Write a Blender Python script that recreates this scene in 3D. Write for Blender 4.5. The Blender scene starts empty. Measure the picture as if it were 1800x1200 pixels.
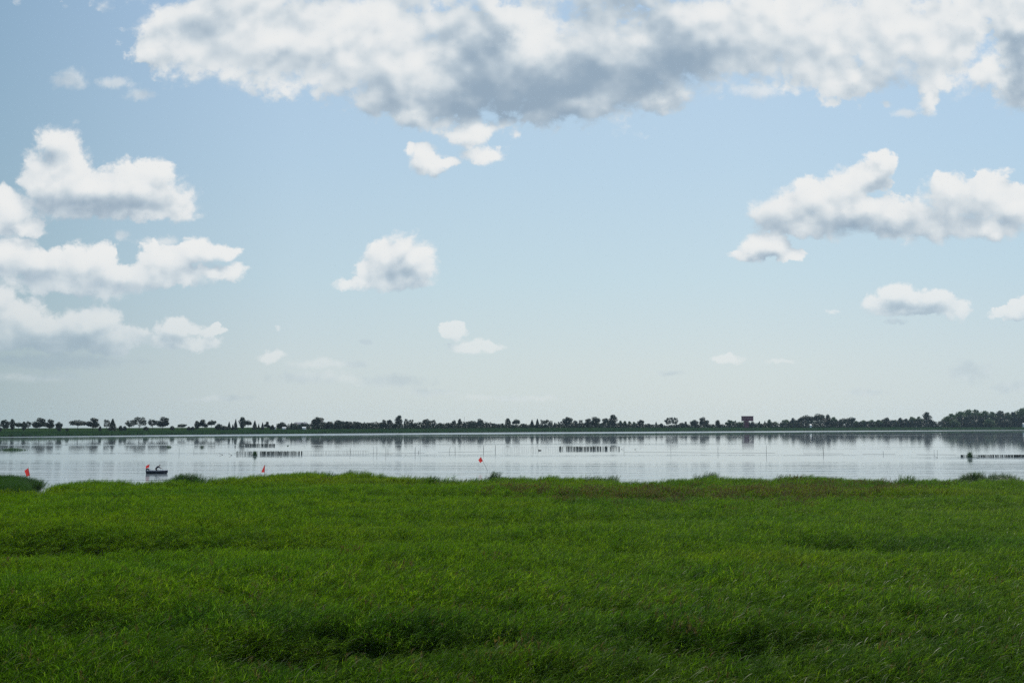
import bpy, bmesh, math, random
import numpy as np
from mathutils import Vector, Matrix, noise as mnoise

C = bpy.context.scene
COL = C.collection
random.seed(7)
rng = np.random.default_rng(11)
R = math.radians

# ------------------------------------------------------------------ camera
HCAM = 9.5
F = 1750.0
PITCH = math.atan((742 - 600) / F)
cam_d = bpy.data.cameras.new('camera')
cam = bpy.data.objects.new('camera', cam_d)
COL.objects.link(cam)
cam_d.sensor_width = 36.0
cam_d.lens = 36.0 * F / 1800.0
cam_d.clip_start = 0.5
cam_d.clip_end = 20000
cam.location = (0, 0, HCAM)
cam.rotation_euler = (R(90) + PITCH, 0, 0)
C.camera = cam
C.view_settings.view_transform = 'Standard'
C.view_settings.look = 'None'
C.view_settings.exposure = 0.0
C.view_settings.gamma = 1.0
C.render.film_transparent = False
C.cycles.max_bounces = 6
C.cycles.diffuse_bounces = 3
C.cycles.glossy_bounces = 3
C.cycles.transmission_bounces = 3
C.cycles.transparent_max_bounces = 8
C.cycles.volume_bounces = 1
C.cycles.use_denoising = False
C.cycles.use_adaptive_sampling = True
C.cycles.adaptive_threshold = 0.012
C.cycles.adaptive_min_samples = 24
C.cycles.sample_clamp_indirect = 6

def ray(px, py):
    xc = (px - 900) / F; yc = (600 - py) / F
    return (xc, math.cos(PITCH) - yc * math.sin(PITCH), math.sin(PITCH) + yc * math.cos(PITCH))

def wp(px, py, z=0.0):
    """the point at height z seen along this direction from the viewing platform"""
    d = ray(px, py); t = (z - HCAM) / d[2]
    return Vector((d[0] * t, d[1] * t, z))

def at(px, Y):
    """x of a bearing at distance Y"""
    d = ray(px, 742); return d[0] / d[1] * Y

def zat(py, Y):
    d = ray(900, py); return HCAM + d[2] / d[1] * Y

# ------------------------------------------------------------------ sun
SUN_AZ, SUN_EL = R(24), R(54)
sun_d = bpy.data.lights.new('sun', 'SUN')
sun_d.energy = 4.6
sun_d.angle = R(0.53)
sun_d.color = (1.0, 0.95, 0.86)
sun = bpy.data.objects.new('sun', sun_d)
COL.objects.link(sun)
sdir = Vector((math.sin(SUN_AZ) * math.cos(SUN_EL), math.cos(SUN_AZ) * math.cos(SUN_EL), math.sin(SUN_EL)))
sun.rotation_euler = sdir.to_track_quat('Z', 'Y').to_euler()
sun.location = (0, -20, 60)

# ------------------------------------------------------------------ node helpers
class NT:
    def __init__(s, tree): s.t = tree
    def n(s, typ, **kw):
        nd = s.t.nodes.new(typ)
        for k, v in kw.items():
            setattr(nd, k, v)
        return nd
    def link(s, a, b): s.t.links.new(a, b)
    def put(s, sock, v):
        if isinstance(v, bpy.types.NodeSocket): s.link(v, sock)
        elif v is not None: sock.default_value = v
    def m(s, op, a, b=None, c=None, clamp=False):
        nd = s.n('ShaderNodeMath', operation=op, use_clamp=clamp)
        s.put(nd.inputs[0], a); s.put(nd.inputs[1], b); s.put(nd.inputs[2], c)
        return nd.outputs[0]
    def v(s, op, a, b=None, c=None, out=0):
        nd = s.n('ShaderNodeVectorMath', operation=op)
        s.put(nd.inputs[0], a); s.put(nd.inputs[1], b); s.put(nd.inputs[2], c)
        return nd.outputs['Value'] if op in ('DOT_PRODUCT', 'LENGTH', 'DISTANCE') else nd.outputs[0]
    def xyz(s, x=0.0, y=0.0, z=0.0):
        nd = s.n('ShaderNodeCombineXYZ'); s.put(nd.inputs[0], x); s.put(nd.inputs[1], y); s.put(nd.inputs[2], z)
        return nd.outputs[0]
    def sep(s, v):
        nd = s.n('ShaderNodeSeparateXYZ'); s.put(nd.inputs[0], v); return nd.outputs
    def noise(s, vec, scale=1.0, detail=2.0, rough=0.5, dist=0.0, dims='3D'):
        nd = s.n('ShaderNodeTexNoise', noise_dimensions=dims)
        s.put(nd.inputs['Vector'], vec); nd.inputs['Scale'].default_value = scale
        nd.inputs['Detail'].default_value = detail; nd.inputs['Roughness'].default_value = rough
        nd.inputs['Distortion'].default_value = dist
        return nd.outputs['Fac']
    def sstep(s, x, a, b):
        nd = s.n('ShaderNodeMapRange', interpolation_type='SMOOTHSTEP')
        s.put(nd.inputs[0], x); s.put(nd.inputs[1], a); s.put(nd.inputs[2], b)
        nd.inputs[3].default_value = 0; nd.inputs[4].default_value = 1
        return nd.outputs[0]
    def lin(s, x, a, b, c=0.0, d=1.0):
        nd = s.n('ShaderNodeMapRange')
        s.put(nd.inputs[0], x); s.put(nd.inputs[1], a); s.put(nd.inputs[2], b); s.put(nd.inputs[3], c); s.put(nd.inputs[4], d)
        return nd.outputs[0]
    def mix(s, f, a, b):
        nd = s.n('ShaderNodeMix', data_type='RGBA')
        s.put(nd.inputs[0], f); s.put(nd.inputs[6], a); s.put(nd.inputs[7], b)
        return nd.outputs[2]
    def ramp(s, f, stops):
        nd = s.n('ShaderNodeValToRGB'); s.put(nd.inputs[0], f)
        e = nd.color_ramp.elements
        while len(e) > 1: e.remove(e[-1])
        e[0].position = stops[0][0]; e[0].color = (*stops[0][1], 1)
        for p, c in stops[1:]:
            k = e.new(p); k.color = (*c, 1)
        return nd.outputs[0]

def srgb(r, g, b):
    f = lambda c: (c / 255 / 12.92) if c / 255 <= 0.04045 else ((c / 255 + 0.055) / 1.055) ** 2.4
    return (f(r), f(g), f(b))

# ------------------------------------------------------------------ sky: daylight sky with cumulus
# every cumulus lobe is a direction in the sky (100 units of the table = 3.3 degrees)
LOBES = [
 (797,579,24,12),(835,606,42,11),(473,628,26,11),(1275,630,22,8),(745,276,22,20),(838,226,30,16),
 # long bright bank across the top
 (300,75,60,48),(268,92,32,24),(380,60,110,78),(480,78,130,76),(590,66,140,86),(690,85,110,92),(690,172,70,34),(728,196,44,22),
 (830,110,160,100),(950,105,160,100),(1050,110,130,92),(1000,182,110,26),(1165,176,40,26),(1140,105,110,72),(1240,55,120,74),(1350,58,130,76),(1450,75,110,84),
 (1505,140,50,32),(1580,60,120,80),(1650,85,66,72),(1632,172,18,28),(1695,40,40,60),(900,-110,760,120),(1735,130,34,22),
 (1790,60,46,70),(1795,150,44,46),(1760,-20,40,50),
 # tall cloud at the left
 (104,252,34,30),(106,298,52,42),(88,330,44,44),(160,332,58,42),(212,328,52,40),(276,306,28,28),(250,342,66,38),(308,358,38,26),(150,366,100,18),(240,372,90,14),
 (0,345,24,26),(14,372,40,36),(38,402,38,15),(-10,400,60,20),
 # bank under it
 (0,448,62,26),(60,468,74,28),(158,466,54,32),(178,448,28,22),(130,496,120,22),(208,490,58,26),(300,456,48,30),(340,444,44,22),(386,444,28,13),(372,478,50,13),(290,488,76,18),
 (0,528,30,26),(32,552,50,26),(62,580,84,30),(150,572,62,30),(180,560,30,18),(190,594,56,22),(90,600,120,16),
 (318,576,32,17),(300,600,32,12),(342,604,42,11),(372,584,26,9),
 # lone cloud in the middle
 (710,432,22,22),(690,458,42,34),(730,462,34,34),(664,482,38,26),(700,492,60,19),(620,500,38,11),
 # two puffs under the bank
 (750,288,32,22),(776,286,26,9),(820,236,34,20),(850,270,36,16),(720,264,12,12),
 # long cloud at the right
 (1548,288,22,20),(1522,308,42,26),(1478,326,40,26),(1430,346,54,30),(1378,372,50,32),(1400,396,64,20),(1480,376,84,34),(1572,382,72,32),(1670,346,46,36),(1722,350,60,42),
 (1784,366,50,36),(1650,398,74,24),(1740,402,70,20),
 (1350,432,44,18),(1318,446,42,11),(1392,446,28,12),
 (1576,516,30,18),(1550,536,32,18),(1620,532,44,21),(1670,536,30,20),(1612,547,84,9),
 (1784,552,34,10),(1804,540,24,14),
]
FAINT = [(125,140,38,24),(205,146,40,12),(110,636,150,22),(250,600,40,10),(900,700,120,8),(560,640,60,12),(760,690,60,10),(1520,690,60,8),(1180,655,40,6),(380,700,70,8),(795,578,18,9),(835,605,36,8),(473,628,22,9),(485,577,9,6),(645,600,18,6),(1275,630,16,6),(1370,636,28,5),(1572,566,24,6),(1705,655,60,26),
 (560,662,90,15),(690,670,80,16),(620,640,50,8),(205,145,34,12),(245,168,36,14),(215,412,20,11),(285,424,44,11),(1465,548,14,5),(60,662,110,12),(170,634,90,9),(40,632,120,12),(1560,182,10,8),(1330,160,60,18),(1590,200,30,10),(1780,680,50,14)]
SHADE = [(930,72,42,42,-.7),(775,150,60,20,-.5),(1125,72,28,22,-.5),(880,172,70,8,-.3),(90,634,150,14,1.1),(720,676,50,8,.2),(838,80,70,66,1.0),(850,186,190,34,1.1),(1045,140,150,60,1.05),(1180,96,100,60,.75),(1075,20,90,50,.6),(350,45,90,45,.4),(545,15,60,34,.35),(460,88,60,22,.2),(690,160,60,24,.3),
 (1560,150,80,30,.25),(1795,110,30,70,.9),(1400,110,120,30,.25),(640,120,80,24,.12),
 (150,366,110,20,.62),(245,356,60,16,.6),(102,268,30,22,.45),(170,502,100,14,.62),(60,480,50,12,.4),(30,404,60,14,.3),(310,482,60,12,.3),
 (150,600,80,22,.8),(60,606,90,16,.45),(330,600,50,10,.4),(697,492,44,20,.55),(705,456,16,12,.3),
 (1440,392,100,20,.62),(1555,404,80,22,.6),(1700,396,100,22,.68),(1548,326,34,14,.55),(1690,352,30,14,.4),(1350,448,60,9,.35),(1600,542,64,13,.75),(1670,540,22,12,.4),(760,300,24,10,.3)]

world = bpy.data.worlds.new('World')
C.world = world
world.use_nodes = True
wt = world.node_tree
wt.nodes.clear()

def dirc(px, py):
    d = ray(px, py); k = 17.5
    return (d[0] / d[1] * k, d[2] / d[1] * k)

def lobe_field(nt, P, lobes, k=0.35):
    acc = None
    for l in lobes:
        cx, cy = dirc(l[0], l[1])
        rx, ry = l[2] / 100, l[3] / 100
        q = nt.v('MULTIPLY_ADD', P, (1 / rx, 1 / ry, 0), (-cx / rx, -cy / ry, 0))
        h = nt.m('SUBTRACT', 1.0, nt.v('LENGTH', q))
        acc = h if acc is None else nt.m('SMOOTH_MAX', acc, h, k)
    return acc

# the cumulus table is cut into sky regions so that each direction only evaluates the lobes near it
TILES = [(-400, 900, -900, 236), (900, 2200, -900, 236), (-400, 500, 236, 760), (500, 1220, 236, 760), (1220, 2200, 236, 760)]

def near_tile(l, T, m=70):
    return l[0] + l[2] > T[0] - m and l[0] - l[2] < T[1] + m and l[1] + l[3] > T[2] - m and l[1] - l[3] < T[3] + m

def scaled(nt, vec, k):
    nd = nt.n('ShaderNodeVectorMath', operation='SCALE'); nt.link(vec, nd.inputs[0]); nd.inputs[3].default_value = k
    return nd.outputs[0]

def density(nt, P, lobes, e, sharp=True):
    """height of the cumulus surface in this direction: big lobes, warped, with billows and fine shreds; the soft form carries the shading"""
    wn = nt.n('ShaderNodeTexNoise'); nt.link(P, wn.inputs['Vector'])
    wn.inputs['Scale'].default_value = 2.2 + e; wn.inputs['Detail'].default_value = 4; wn.inputs['Roughness'].default_value = .62
    Pw = nt.v('ADD', P, nt.v('MULTIPLY_ADD', wn.outputs['Color'], (.52, .42, 0), (-.26, -.21, 0)))
    env = lobe_field(nt, Pw, lobes) if lobes else -1.0
    def h(det, vd):
        fb = nt.noise(nt.v('MULTIPLY', P, (1, 1.25, 1)), 1.7 + e, det, .62, .2)
        vo = nt.n('ShaderNodeTexVoronoi', feature='SMOOTH_F1' if not vd else 'F1', normalize=True)
        nt.link(Pw, vo.inputs['Vector']); vo.inputs['Scale'].default_value = 4.0 + e
        vo.inputs['Detail'].default_value = vd; vo.inputs['Roughness'].default_value = .5
        if not vd: vo.inputs['Smoothness'].default_value = .5
        q = nt.m('ADD', env, nt.m('MULTIPLY_ADD', fb, 1.8, -.70))
        return nt.m('ADD', q, nt.m('MULTIPLY_ADD', vo.outputs['Distance'], -.9, .44))
    return (h(10, 3.0) if sharp else None), h(1, 0.0)

def vconst(nt, v):
    nd = nt.n('ShaderNodeCombineXYZ'); nd.inputs[0].default_value = v[0]; nd.inputs[1].default_value = v[1]; nd.inputs[2].default_value = v[2]
    return nd.outputs[0]

def tile_group(ti, T):
    g = bpy.data.node_groups.new('cumulus_region', 'ShaderNodeTree')
    g.interface.new_socket('P', in_out='INPUT', socket_type='NodeSocketVector')
    g.interface.new_socket('Base', in_out='INPUT', socket_type='NodeSocketColor')
    g.interface.new_socket('Sky', in_out='OUTPUT', socket_type='NodeSocketShader')
    nt = NT(g)
    gi = nt.n('NodeGroupInput'); go = nt.n('NodeGroupOutput')
    P0, base = gi.outputs[0], gi.outputs[1]
    e = ti * 1e-5
    P = nt.v('ADD', P0, (0, 0, e))
    lob = [l for l in LOBES if near_tile(l, T)]
    fnt = [l for l in FAINT if near_tile(l, T)]
    shd = [l for l in SHADE if near_tile(l, T)]
    Ha, Sa = density(nt, P, lob, e)
    _, Sb = density(nt, nt.v('ADD', P, (.10, .26, 0)), lob, e, False)
    lit = nt.m('ADD', nt.m('SUBTRACT', Sa, Sb), nt.m('MULTIPLY', nt.m('SUBTRACT', Ha, Sa), .16))
    al = nt.sstep(Ha, -.02, nt.m('MULTIPLY_ADD', nt.noise(P, .8 + e, 2, .5), 1.7, -.34))
    wn = nt.n('ShaderNodeTexNoise'); nt.link(P, wn.inputs['Vector']); wn.inputs['Scale'].default_value = 3.5 + e; wn.inputs['Detail'].default_value = 4; wn.inputs['Roughness'].default_value = .65
    Pw = nt.v('ADD', P, nt.v('MULTIPLY_ADD', wn.outputs['Color'], (.40, .2, 0), (-.20, -.10, 0)))
    if fnt:
        fh = nt.m('ADD', lobe_field(nt, Pw, fnt), nt.m('MULTIPLY_ADD', nt.noise(P, 3.2 + e, 6, .65), 1.6, -.72))
        al = nt.m('MAXIMUM', al, nt.m('MULTIPLY', nt.sstep(fh, .0, .9), .72))
    sh = None
    for (cx, cy, rx, ry, w) in shd:
        ux, uy = dirc(cx, cy)
        q = nt.v('MULTIPLY_ADD', Pw, (100 / rx, 100 / ry, 0), (-ux * 100 / rx, -uy * 100 / ry, 0))
        gs = nt.m('MULTIPLY', nt.m('POWER', math.exp(-.9), nt.v('DOT_PRODUCT', q, q)), w)
        sh = gs if sh is None else nt.m('ADD', sh, gs)
    soft = nt.noise(nt.v('MULTIPLY', P, (1, 1.4, 1)), 0.8 + e, 3, .5)
    sh = nt.m('MULTIPLY', sh, nt.m('MULTIPLY_ADD', soft, 1.6, .2))
    shade = nt.m('ADD', nt.m('MULTIPLY_ADD', lit, -.32, .25), nt.m('MULTIPLY', sh, .62))
    shade = nt.m('ADD', shade, nt.m('MULTIPLY_ADD', soft, .55, -.28))
    shade = nt.sstep(shade, -.12, 1.15)
    ccol = nt.ramp(shade, [(0, srgb(238, 239, 238)), (.14, srgb(231, 234, 235)), (.34, srgb(212, 220, 225)), (.62, srgb(184, 198, 209)), (1, srgb(148, 168, 186))])
    # clouds low over the land sit behind more air
    far = nt.sstep(nt.sep(P)[1], 0.6, 3.4)
    cc = nt.mix(nt.m('MULTIPLY_ADD', far, .55, .42), base, scaled(nt, ccol, 10.0))
    bn = nt.n('ShaderNodeBackground'); nt.link(nt.mix(al, base, cc), bn.inputs[0]); bn.inputs[1].default_value = 0.10
    nt.link(bn.outputs[0], go.inputs[0])
    return g


def build_world():
    nt = NT(wt)
    out = nt.n('ShaderNodeOutputWorld')
    STR = 0.10
    def bgnode(col):
        b = nt.n('ShaderNodeBackground'); nt.link(col, b.inputs[0]); b.inputs[1].default_value = STR
        return b.outputs[0]
    def mixsh(f, a, b):
        nd = nt.n('ShaderNodeMixShader'); nt.link(f, nd.inputs[0]); nt.link(a, nd.inputs[1]); nt.link(b, nd.inputs[2])
        return nd.outputs[0]
    geo = nt.n('ShaderNodeTexCoord')
    D = nt.v('NORMALIZE', geo.outputs['Generated'])
    dx, dy, dz = nt.sep(D)
    sky = nt.n('ShaderNodeTexSky', sky_type='NISHITA', sun_disc=False)
    sky.sun_elevation = SUN_EL; sky.sun_rotation = SUN_AZ
    sky.air_density = 1.0; sky.dust_density = 1.6; sky.ozone_density = 1.4; sky.altitude = 100
    # damp summer air: a pale veil thickening towards the horizon, paler towards the sun's side
    az = nt.m('ARCTAN2', dx, dy)
    veil = nt.ramp(nt.lin(dz, 0, .5), [(0.0, srgb(200, 212, 216)), (.12, srgb(198, 213, 220)), (.28, srgb(188, 212, 226)), (.5, srgb(178, 206, 229)), (.75, srgb(170, 199, 229)), (1.0, srgb(150, 184, 223))])
    side = nt.ramp(nt.lin(az, -.52, .55), [(0, (.58, .65, .655)), (.15, (.80, .82, .81)), (.28, (.96, .945, .91)), (.45, (1.0, .98, .93)), (.7, (1.03, 1.0, .95)), (1, (.94, .95, .94))])
    vs = scaled(nt, nt.v('MULTIPLY', veil, side), 10.7)
    base = nt.mix(.92, sky.outputs[0], vs)
    # off to the sides, behind and overhead: loose cloud of the same kind
    other = nt.sstep(nt.m('MULTIPLY_ADD', nt.noise(nt.v('MULTIPLY', D, (1, 1, 1.6)), 3.0, 4, .6), 4.0, -2.1), 0, .8)
    other = nt.m('MULTIPLY', other, nt.sstep(dz, .02, .15))
    elsewhere = nt.mix(other, base, (7.2, 7.5, 7.8, 1))
    elsewhere = nt.mix(nt.sstep(dz, -.06, -.01), (.9, 1.1, .8, 1), elsewhere)
    res = bgnode(elsewhere)
    ys = nt.m('MAXIMUM', dy, .05)
    P0 = nt.xyz(nt.m('MULTIPLY', nt.m('DIVIDE', dx, ys), 17.5), nt.m('MULTIPLY', nt.m('DIVIDE', dz, ys), 17.5), 0.0)
    px, py, _ = nt.sep(P0)
    for ti, T in enumerate(TILES):
        gn = nt.n('ShaderNodeGroup'); gn.node_tree = tile_group(ti, T)
        nt.link(P0, gn.inputs[0]); nt.link(base, gn.inputs[1]); cb = gn.outputs[0]
        x0, y1 = dirc(T[0], 600)[0], dirc(900, T[2])[1]
        x1, y0 = dirc(T[1], 600)[0], dirc(900, T[3])[1]
        if T[3] == 760: y0 = 0.0
        if T[2] == -900: y1 = dirc(900, -420)[1]
        if T[0] == -400: x0 = dirc(-400, 600)[0]
        f = nt.m('MULTIPLY', nt.m('MULTIPLY', nt.m('GREATER_THAN', px, x0), nt.m('LESS_THAN', px, x1)),
                 nt.m('MULTIPLY', nt.m('GREATER_THAN', py, y0), nt.m('LESS_THAN', py, y1)))
        f = nt.m('MULTIPLY', f, nt.m('GREATER_THAN', dy, .1))
        res = mixsh(f, res, cb)
    nt.link(res, out.inputs[0])
build_world()
world.cycles.sampling_method = 'MANUAL'
world.cycles.sample_map_resolution = 512

#__GEOMETRY__
# ------------------------------------------------------------------ materials
def material(name, build):
    m = bpy.data.materials.new(name); m.use_nodes = True
    m.node_tree.nodes.clear(); nt = NT(m.node_tree)
    out = nt.n('ShaderNodeOutputMaterial')
    nt.link(build(nt), out.inputs[0])
    return m

def princ(nt, color, rough=.6, spec=.4, normal=None, **kw):
    b = nt.n('ShaderNodeBsdfPrincipled')
    if isinstance(color, tuple): color = (*color[:3], 1)
    nt.put(b.inputs['Base Color'], color); nt.put(b.inputs['Roughness'], rough)
    b.inputs['Specular IOR Level'].default_value = spec
    if normal is not None: nt.link(normal, b.inputs['Normal'])
    for k, v in kw.items(): nt.put(b.inputs[k.replace('_', ' ')], v)
    return b.outputs[0]

def pos(nt): return nt.n('ShaderNodeNewGeometry').outputs['Position']
def objc(nt): return nt.n('ShaderNodeTexCoord').outputs['Object']

def plain(name, c1, c2, scale=3.0, rough=.6, spec=.35):
    def b(nt):
        f = nt.noise(objc(nt), scale, 5, .6)
        return princ(nt, nt.mix(nt.sstep(f, .35, .65), (*c1, 1), (*c2, 1)), rough, spec)
    return material(name, b)

def leafy(name, dark, light, dry=None, scale=.35, transl=.35, rough=.5, spec=.3, patches=None):
    def b(nt):
        p = pos(nt)
        f = nt.noise(p, scale, 3, .6)
        g = nt.noise(p, scale * 8, 3, .7)
        col = nt.mix(nt.sstep(nt.m('ADD', nt.m('MULTIPLY', f, .55), nt.m('MULTIPLY', g, .45)), .37, .63), (*dark, 1), (*light, 1))
        if dry:
            col = nt.mix(nt.m('MULTIPLY', nt.sstep(nt.noise(p, scale * 9 + 1, 2, .5), .66, .74), .7), col, (*dry, 1))
        if patches:
            col = patches(nt, p, col)
            isl = nt.n('ShaderNodeNewGeometry').outputs['Random Per Island']
            vary = nt.ramp(isl, [(0, (.40, .48, .6)), (.30, (.72, .80, .9)), (.62, (1.05, 1.05, 1.0)), (.84, (1.35, 1.25, 1.1)), (.95, (1.7, 1.4, 1.5)), (1, (2.6, 1.9, 6.0))])
            col = nt.v('MULTIPLY', col, vary)
        bs = princ(nt, col, rough, spec)
        tr = nt.n('ShaderNodeBsdfTranslucent')
        nt.link(nt.v('MULTIPLY', col, (1.15, 1.25, .6)), tr.inputs[0])
        mx = nt.n('ShaderNodeMixShader'); mx.inputs[0].default_value = transl
        nt.link(bs, mx.inputs[1]); nt.link(tr.outputs[0], mx.inputs[2])
        return mx.outputs[0]
    return material(name, b)

def marsh_patches(nt, p, col):
    x, y, z = nt.sep(p)
    q = nt.v('MULTIPLY', p, (.022, .05, 0))
    f = nt.noise(q, 1.0, 4, .6)
    col = nt.mix(nt.m('MULTIPLY', nt.sstep(f, .52, .68), .55), col, (.175, .230, .008, 1))      # yellower stand
    f2 = nt.noise(nt.v('ADD', nt.v('MULTIPLY', p, (.03, .07, 0)), (31, 7, 0)), 1.0, 3, .6)
    col = nt.mix(nt.m('MULTIPLY', nt.sstep(f2, .52, .66), .6), col, (.046, .124, .014, 1))     # bluer stand
    # foreground shade painted into the leaf colour, deepest nearest the platform
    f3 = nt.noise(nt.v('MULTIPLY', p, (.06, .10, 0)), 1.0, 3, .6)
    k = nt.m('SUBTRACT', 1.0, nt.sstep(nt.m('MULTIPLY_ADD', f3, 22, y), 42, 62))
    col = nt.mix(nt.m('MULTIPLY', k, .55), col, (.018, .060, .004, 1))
    return col

M = {}
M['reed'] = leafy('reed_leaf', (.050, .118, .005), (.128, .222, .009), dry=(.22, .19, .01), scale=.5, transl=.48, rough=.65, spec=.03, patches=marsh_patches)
M['reed_pale'] = leafy('reed_leaf_pale', (.12, .15, .05), (.22, .23, .11), scale=.5, transl=.3)
M['plume'] = leafy('reed_plume', (.10, .075, .035), (.17, .12, .055), scale=.7, transl=.3, rough=.8)
M['rush'] = leafy('dark_rush', (.022, .066, .012), (.050, .110, .020), scale=.5, transl=.3)
M['stem'] = plain('reed_stem', (.06, .085, .02), (.10, .11, .035), 4)
M['crown'] = leafy('tree_foliage', (.009, .022, .013), (.017, .036, .018), scale=.25, transl=.12)
M['crown_green'] = leafy('green_foliage', (.032, .070, .020), (.060, .112, .034), scale=.2, transl=.16)
M['farreed'] = leafy('far_bank_reed', (.028, .074, .022), (.050, .110, .030), scale=.05, transl=.15)
M['bark'] = plain('bark', (.035, .028, .022), (.06, .05, .04), 2)
M['wood'] = plain('weathered_stake', (.05, .045, .04), (.10, .09, .075), 6, .8)
M['netting'] = plain('dark_netting', (.045, .055, .045), (.085, .095, .075), 3, .9)
M['flag'] = None
def flagmat(nt):
    c = nt.mix(nt.noise(objc(nt), 4, 3, .5), (.52, .030, .032, 1), (.66, .060, .050, 1))
    bs = princ(nt, c, .6, .3); tr = nt.n('ShaderNodeBsdfTranslucent'); nt.link(c, tr.inputs[0])
    mx = nt.n('ShaderNodeMixShader'); mx.inputs[0].default_value = .45
    nt.link(bs, mx.inputs[1]); nt.link(tr.outputs[0], mx.inputs[2]); return mx.outputs[0]
M['flag'] = material('red_cloth', flagmat)
M['hull'] = plain('dark_hull', (.012, .016, .028), (.022, .028, .045), 5, .45, .5)
M['gunwale'] = plain('grey_gunwale', (.20, .21, .26), (.28, .29, .33), 5, .5)
M['motor'] = plain('motor_cowl', (.02, .022, .03), (.035, .04, .05), 8, .4, .5)
M['metal'] = plain('rail_metal', (.30, .31, .33), (.42, .43, .45), 8, .35, .6)
M['skin'] = plain('skin', (.22, .12, .08), (.28, .16, .11), 9, .6)
M['jacket'] = plain('dark_jacket', (.012, .015, .035), (.022, .026, .055), 12, .85, .2)
M['trousers'] = plain('dark_trousers', (.012, .012, .016), (.025, .025, .03), 12, .85, .2)
M['hair'] = plain('black_hair', (.008, .007, .006), (.016, .014, .012), 20, .6)
M['tower_red'] = plain('maroon_cladding', (.125, .036, .058), (.165, .048, .072), .3, .7)
M['tower_leg'] = plain('tower_frame', (.05, .035, .055), (.07, .05, .07), .5, .7)
M['pane'] = plain('dark_pane', (.02, .025, .03), (.04, .045, .05), .5, .15, .6)
M['house_wall'] = plain('pale_wall', (.34, .33, .30), (.44, .43, .40), .4, .8)
M['house_roof'] = plain('grey_roof', (.13, .13, .15), (.18, .18, .20), .3, .7)
M['white'] = plain('white_paint', (.70, .70, .70), (.80, .80, .78), 2, .5)
M['rope'] = plain('float_line', (.06, .07, .07), (.10, .11, .11), 2, .8)

def ground_mat(nt):
    p = pos(nt)
    f = nt.noise(p, .6, 5, .6)
    col = nt.mix(f, (.018, .022, .010, 1), (.040, .045, .020, 1))
    g = nt.noise(nt.v('MULTIPLY', p, (.02, .02, .02)), 1, 5, .6)
    far = nt.mix(g, (.010, .026, .007, 1), (.018, .036, .010, 1))
    y = nt.sep(p)[1]
    return princ(nt, nt.mix(nt.sstep(y, 400, 500), col, far), 1.0, 0.0)
M['ground'] = material('ground', ground_mat)

def water_mat(nt):
    p = pos(nt)
    x, y, z = nt.sep(p)
    # breeze patches: long bands lying across the lake
    band = nt.noise(nt.v('MULTIPLY', p, (.0035, .022, 0)), 1.0, 4, .55)
    band2 = nt.noise(nt.v('ADD', nt.v('MULTIPLY', p, (.0018, .013, 0)), (5, 9, 0)), 1.0, 3, .6)
    near = nt.m('SUBTRACT', 1.0, nt.sstep(nt.m('ADD', y, nt.m('MULTIPLY', band2, 60)), 225, 290))
    calm = nt.sstep(nt.m('ADD', nt.m('MULTIPLY', band, .6), nt.m('MULTIPLY', band2, .4)), .56, .62)
    # ripples: small wind waves + long low swells parallel to the bank
    w1 = nt.noise(nt.v('MULTIPLY', p, (.55, 1.3, 0)), 1.0, 3, .55)
    w2 = nt.noise(nt.v('MULTIPLY', p, (.05, .36, 0)), 1.0, 3, .6, .4)
    w3 = nt.noise(nt.v('MULTIPLY', p, (.012, .16, 0)), 1.0, 2, .5, .3)
    amp = nt.m('ADD', .012, nt.m('ADD', nt.m('MULTIPLY', calm, .05), nt.m('MULTIPLY', near, .09)))
    h = nt.m('ADD', nt.m('MULTIPLY', w1, nt.m('MULTIPLY', amp, .30)), nt.m('MULTIPLY', w2, nt.m('MULTIPLY', amp, 1.0)))
    h = nt.m('ADD', h, nt.m('MULTIPLY', w3, nt.m('MULTIPLY', near, .30)))
    bmp = nt.n('ShaderNodeBump'); bmp.inputs['Strength'].default_value = .8; bmp.inputs['Distance'].default_value = 1.0
    nt.link(h, bmp.inputs['Height'])
    sh = nt.m('SUBTRACT', y, nt.m('MULTIPLY_ADD', x, .58, 880.0))
    farr = nt.m('MULTIPLY', nt.sstep(nt.m('ADD', sh, nt.m('MULTIPLY', band2, 60)), -60, 0), .30)
    rough = nt.m('ADD', nt.m('ADD', .022, farr), nt.m('ADD', nt.m('MULTIPLY', calm, .05), nt.m('MULTIPLY', near, .04)))
    return princ(nt, (.15, .18, .20), rough, .5, bmp.outputs[0], IOR=1.333)
M['water'] = material('lake_water', water_mat)

# ------------------------------------------------------------------ mesh helpers
def link(name, me, parent=None):
    o = bpy.data.objects.new(name, me); COL.objects.link(o)
    if parent is not None: o.parent = parent
    return o

def tag(o, label=None, cat=None, group=None, kind=None):
    if label: o['label'] = label
    if cat: o['category'] = cat
    if group: o['group'] = group
    if kind: o['kind'] = kind
    return o

def empty(name, loc):
    o = bpy.data.objects.new(name, None); COL.objects.link(o); o.location = loc; o.empty_display_size = .3
    return o

def mesh_np(name, V, Fc, mat, smooth=False):
    me = bpy.data.meshes.new(name)
    V = np.asarray(V, dtype=np.float32); Fc = np.asarray(Fc, dtype=np.int32)
    me.vertices.add(len(V)); me.vertices.foreach_set('co', V.ravel())
    k = Fc.shape[1]
    me.loops.add(Fc.size); me.loops.foreach_set('vertex_index', Fc.ravel())
    me.polygons.add(len(Fc)); me.polygons.foreach_set('loop_start', np.arange(0, Fc.size, k, dtype=np.int32))
    try: me.polygons.foreach_set('loop_total', np.full(len(Fc), k, dtype=np.int32))
    except Exception: pass
    me.update(calc_edges=True)
    if smooth: me.polygons.foreach_set('use_smooth', [True] * len(Fc))
    for m in (mat if isinstance(mat, list) else [mat]): me.materials.append(m)
    return me

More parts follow.
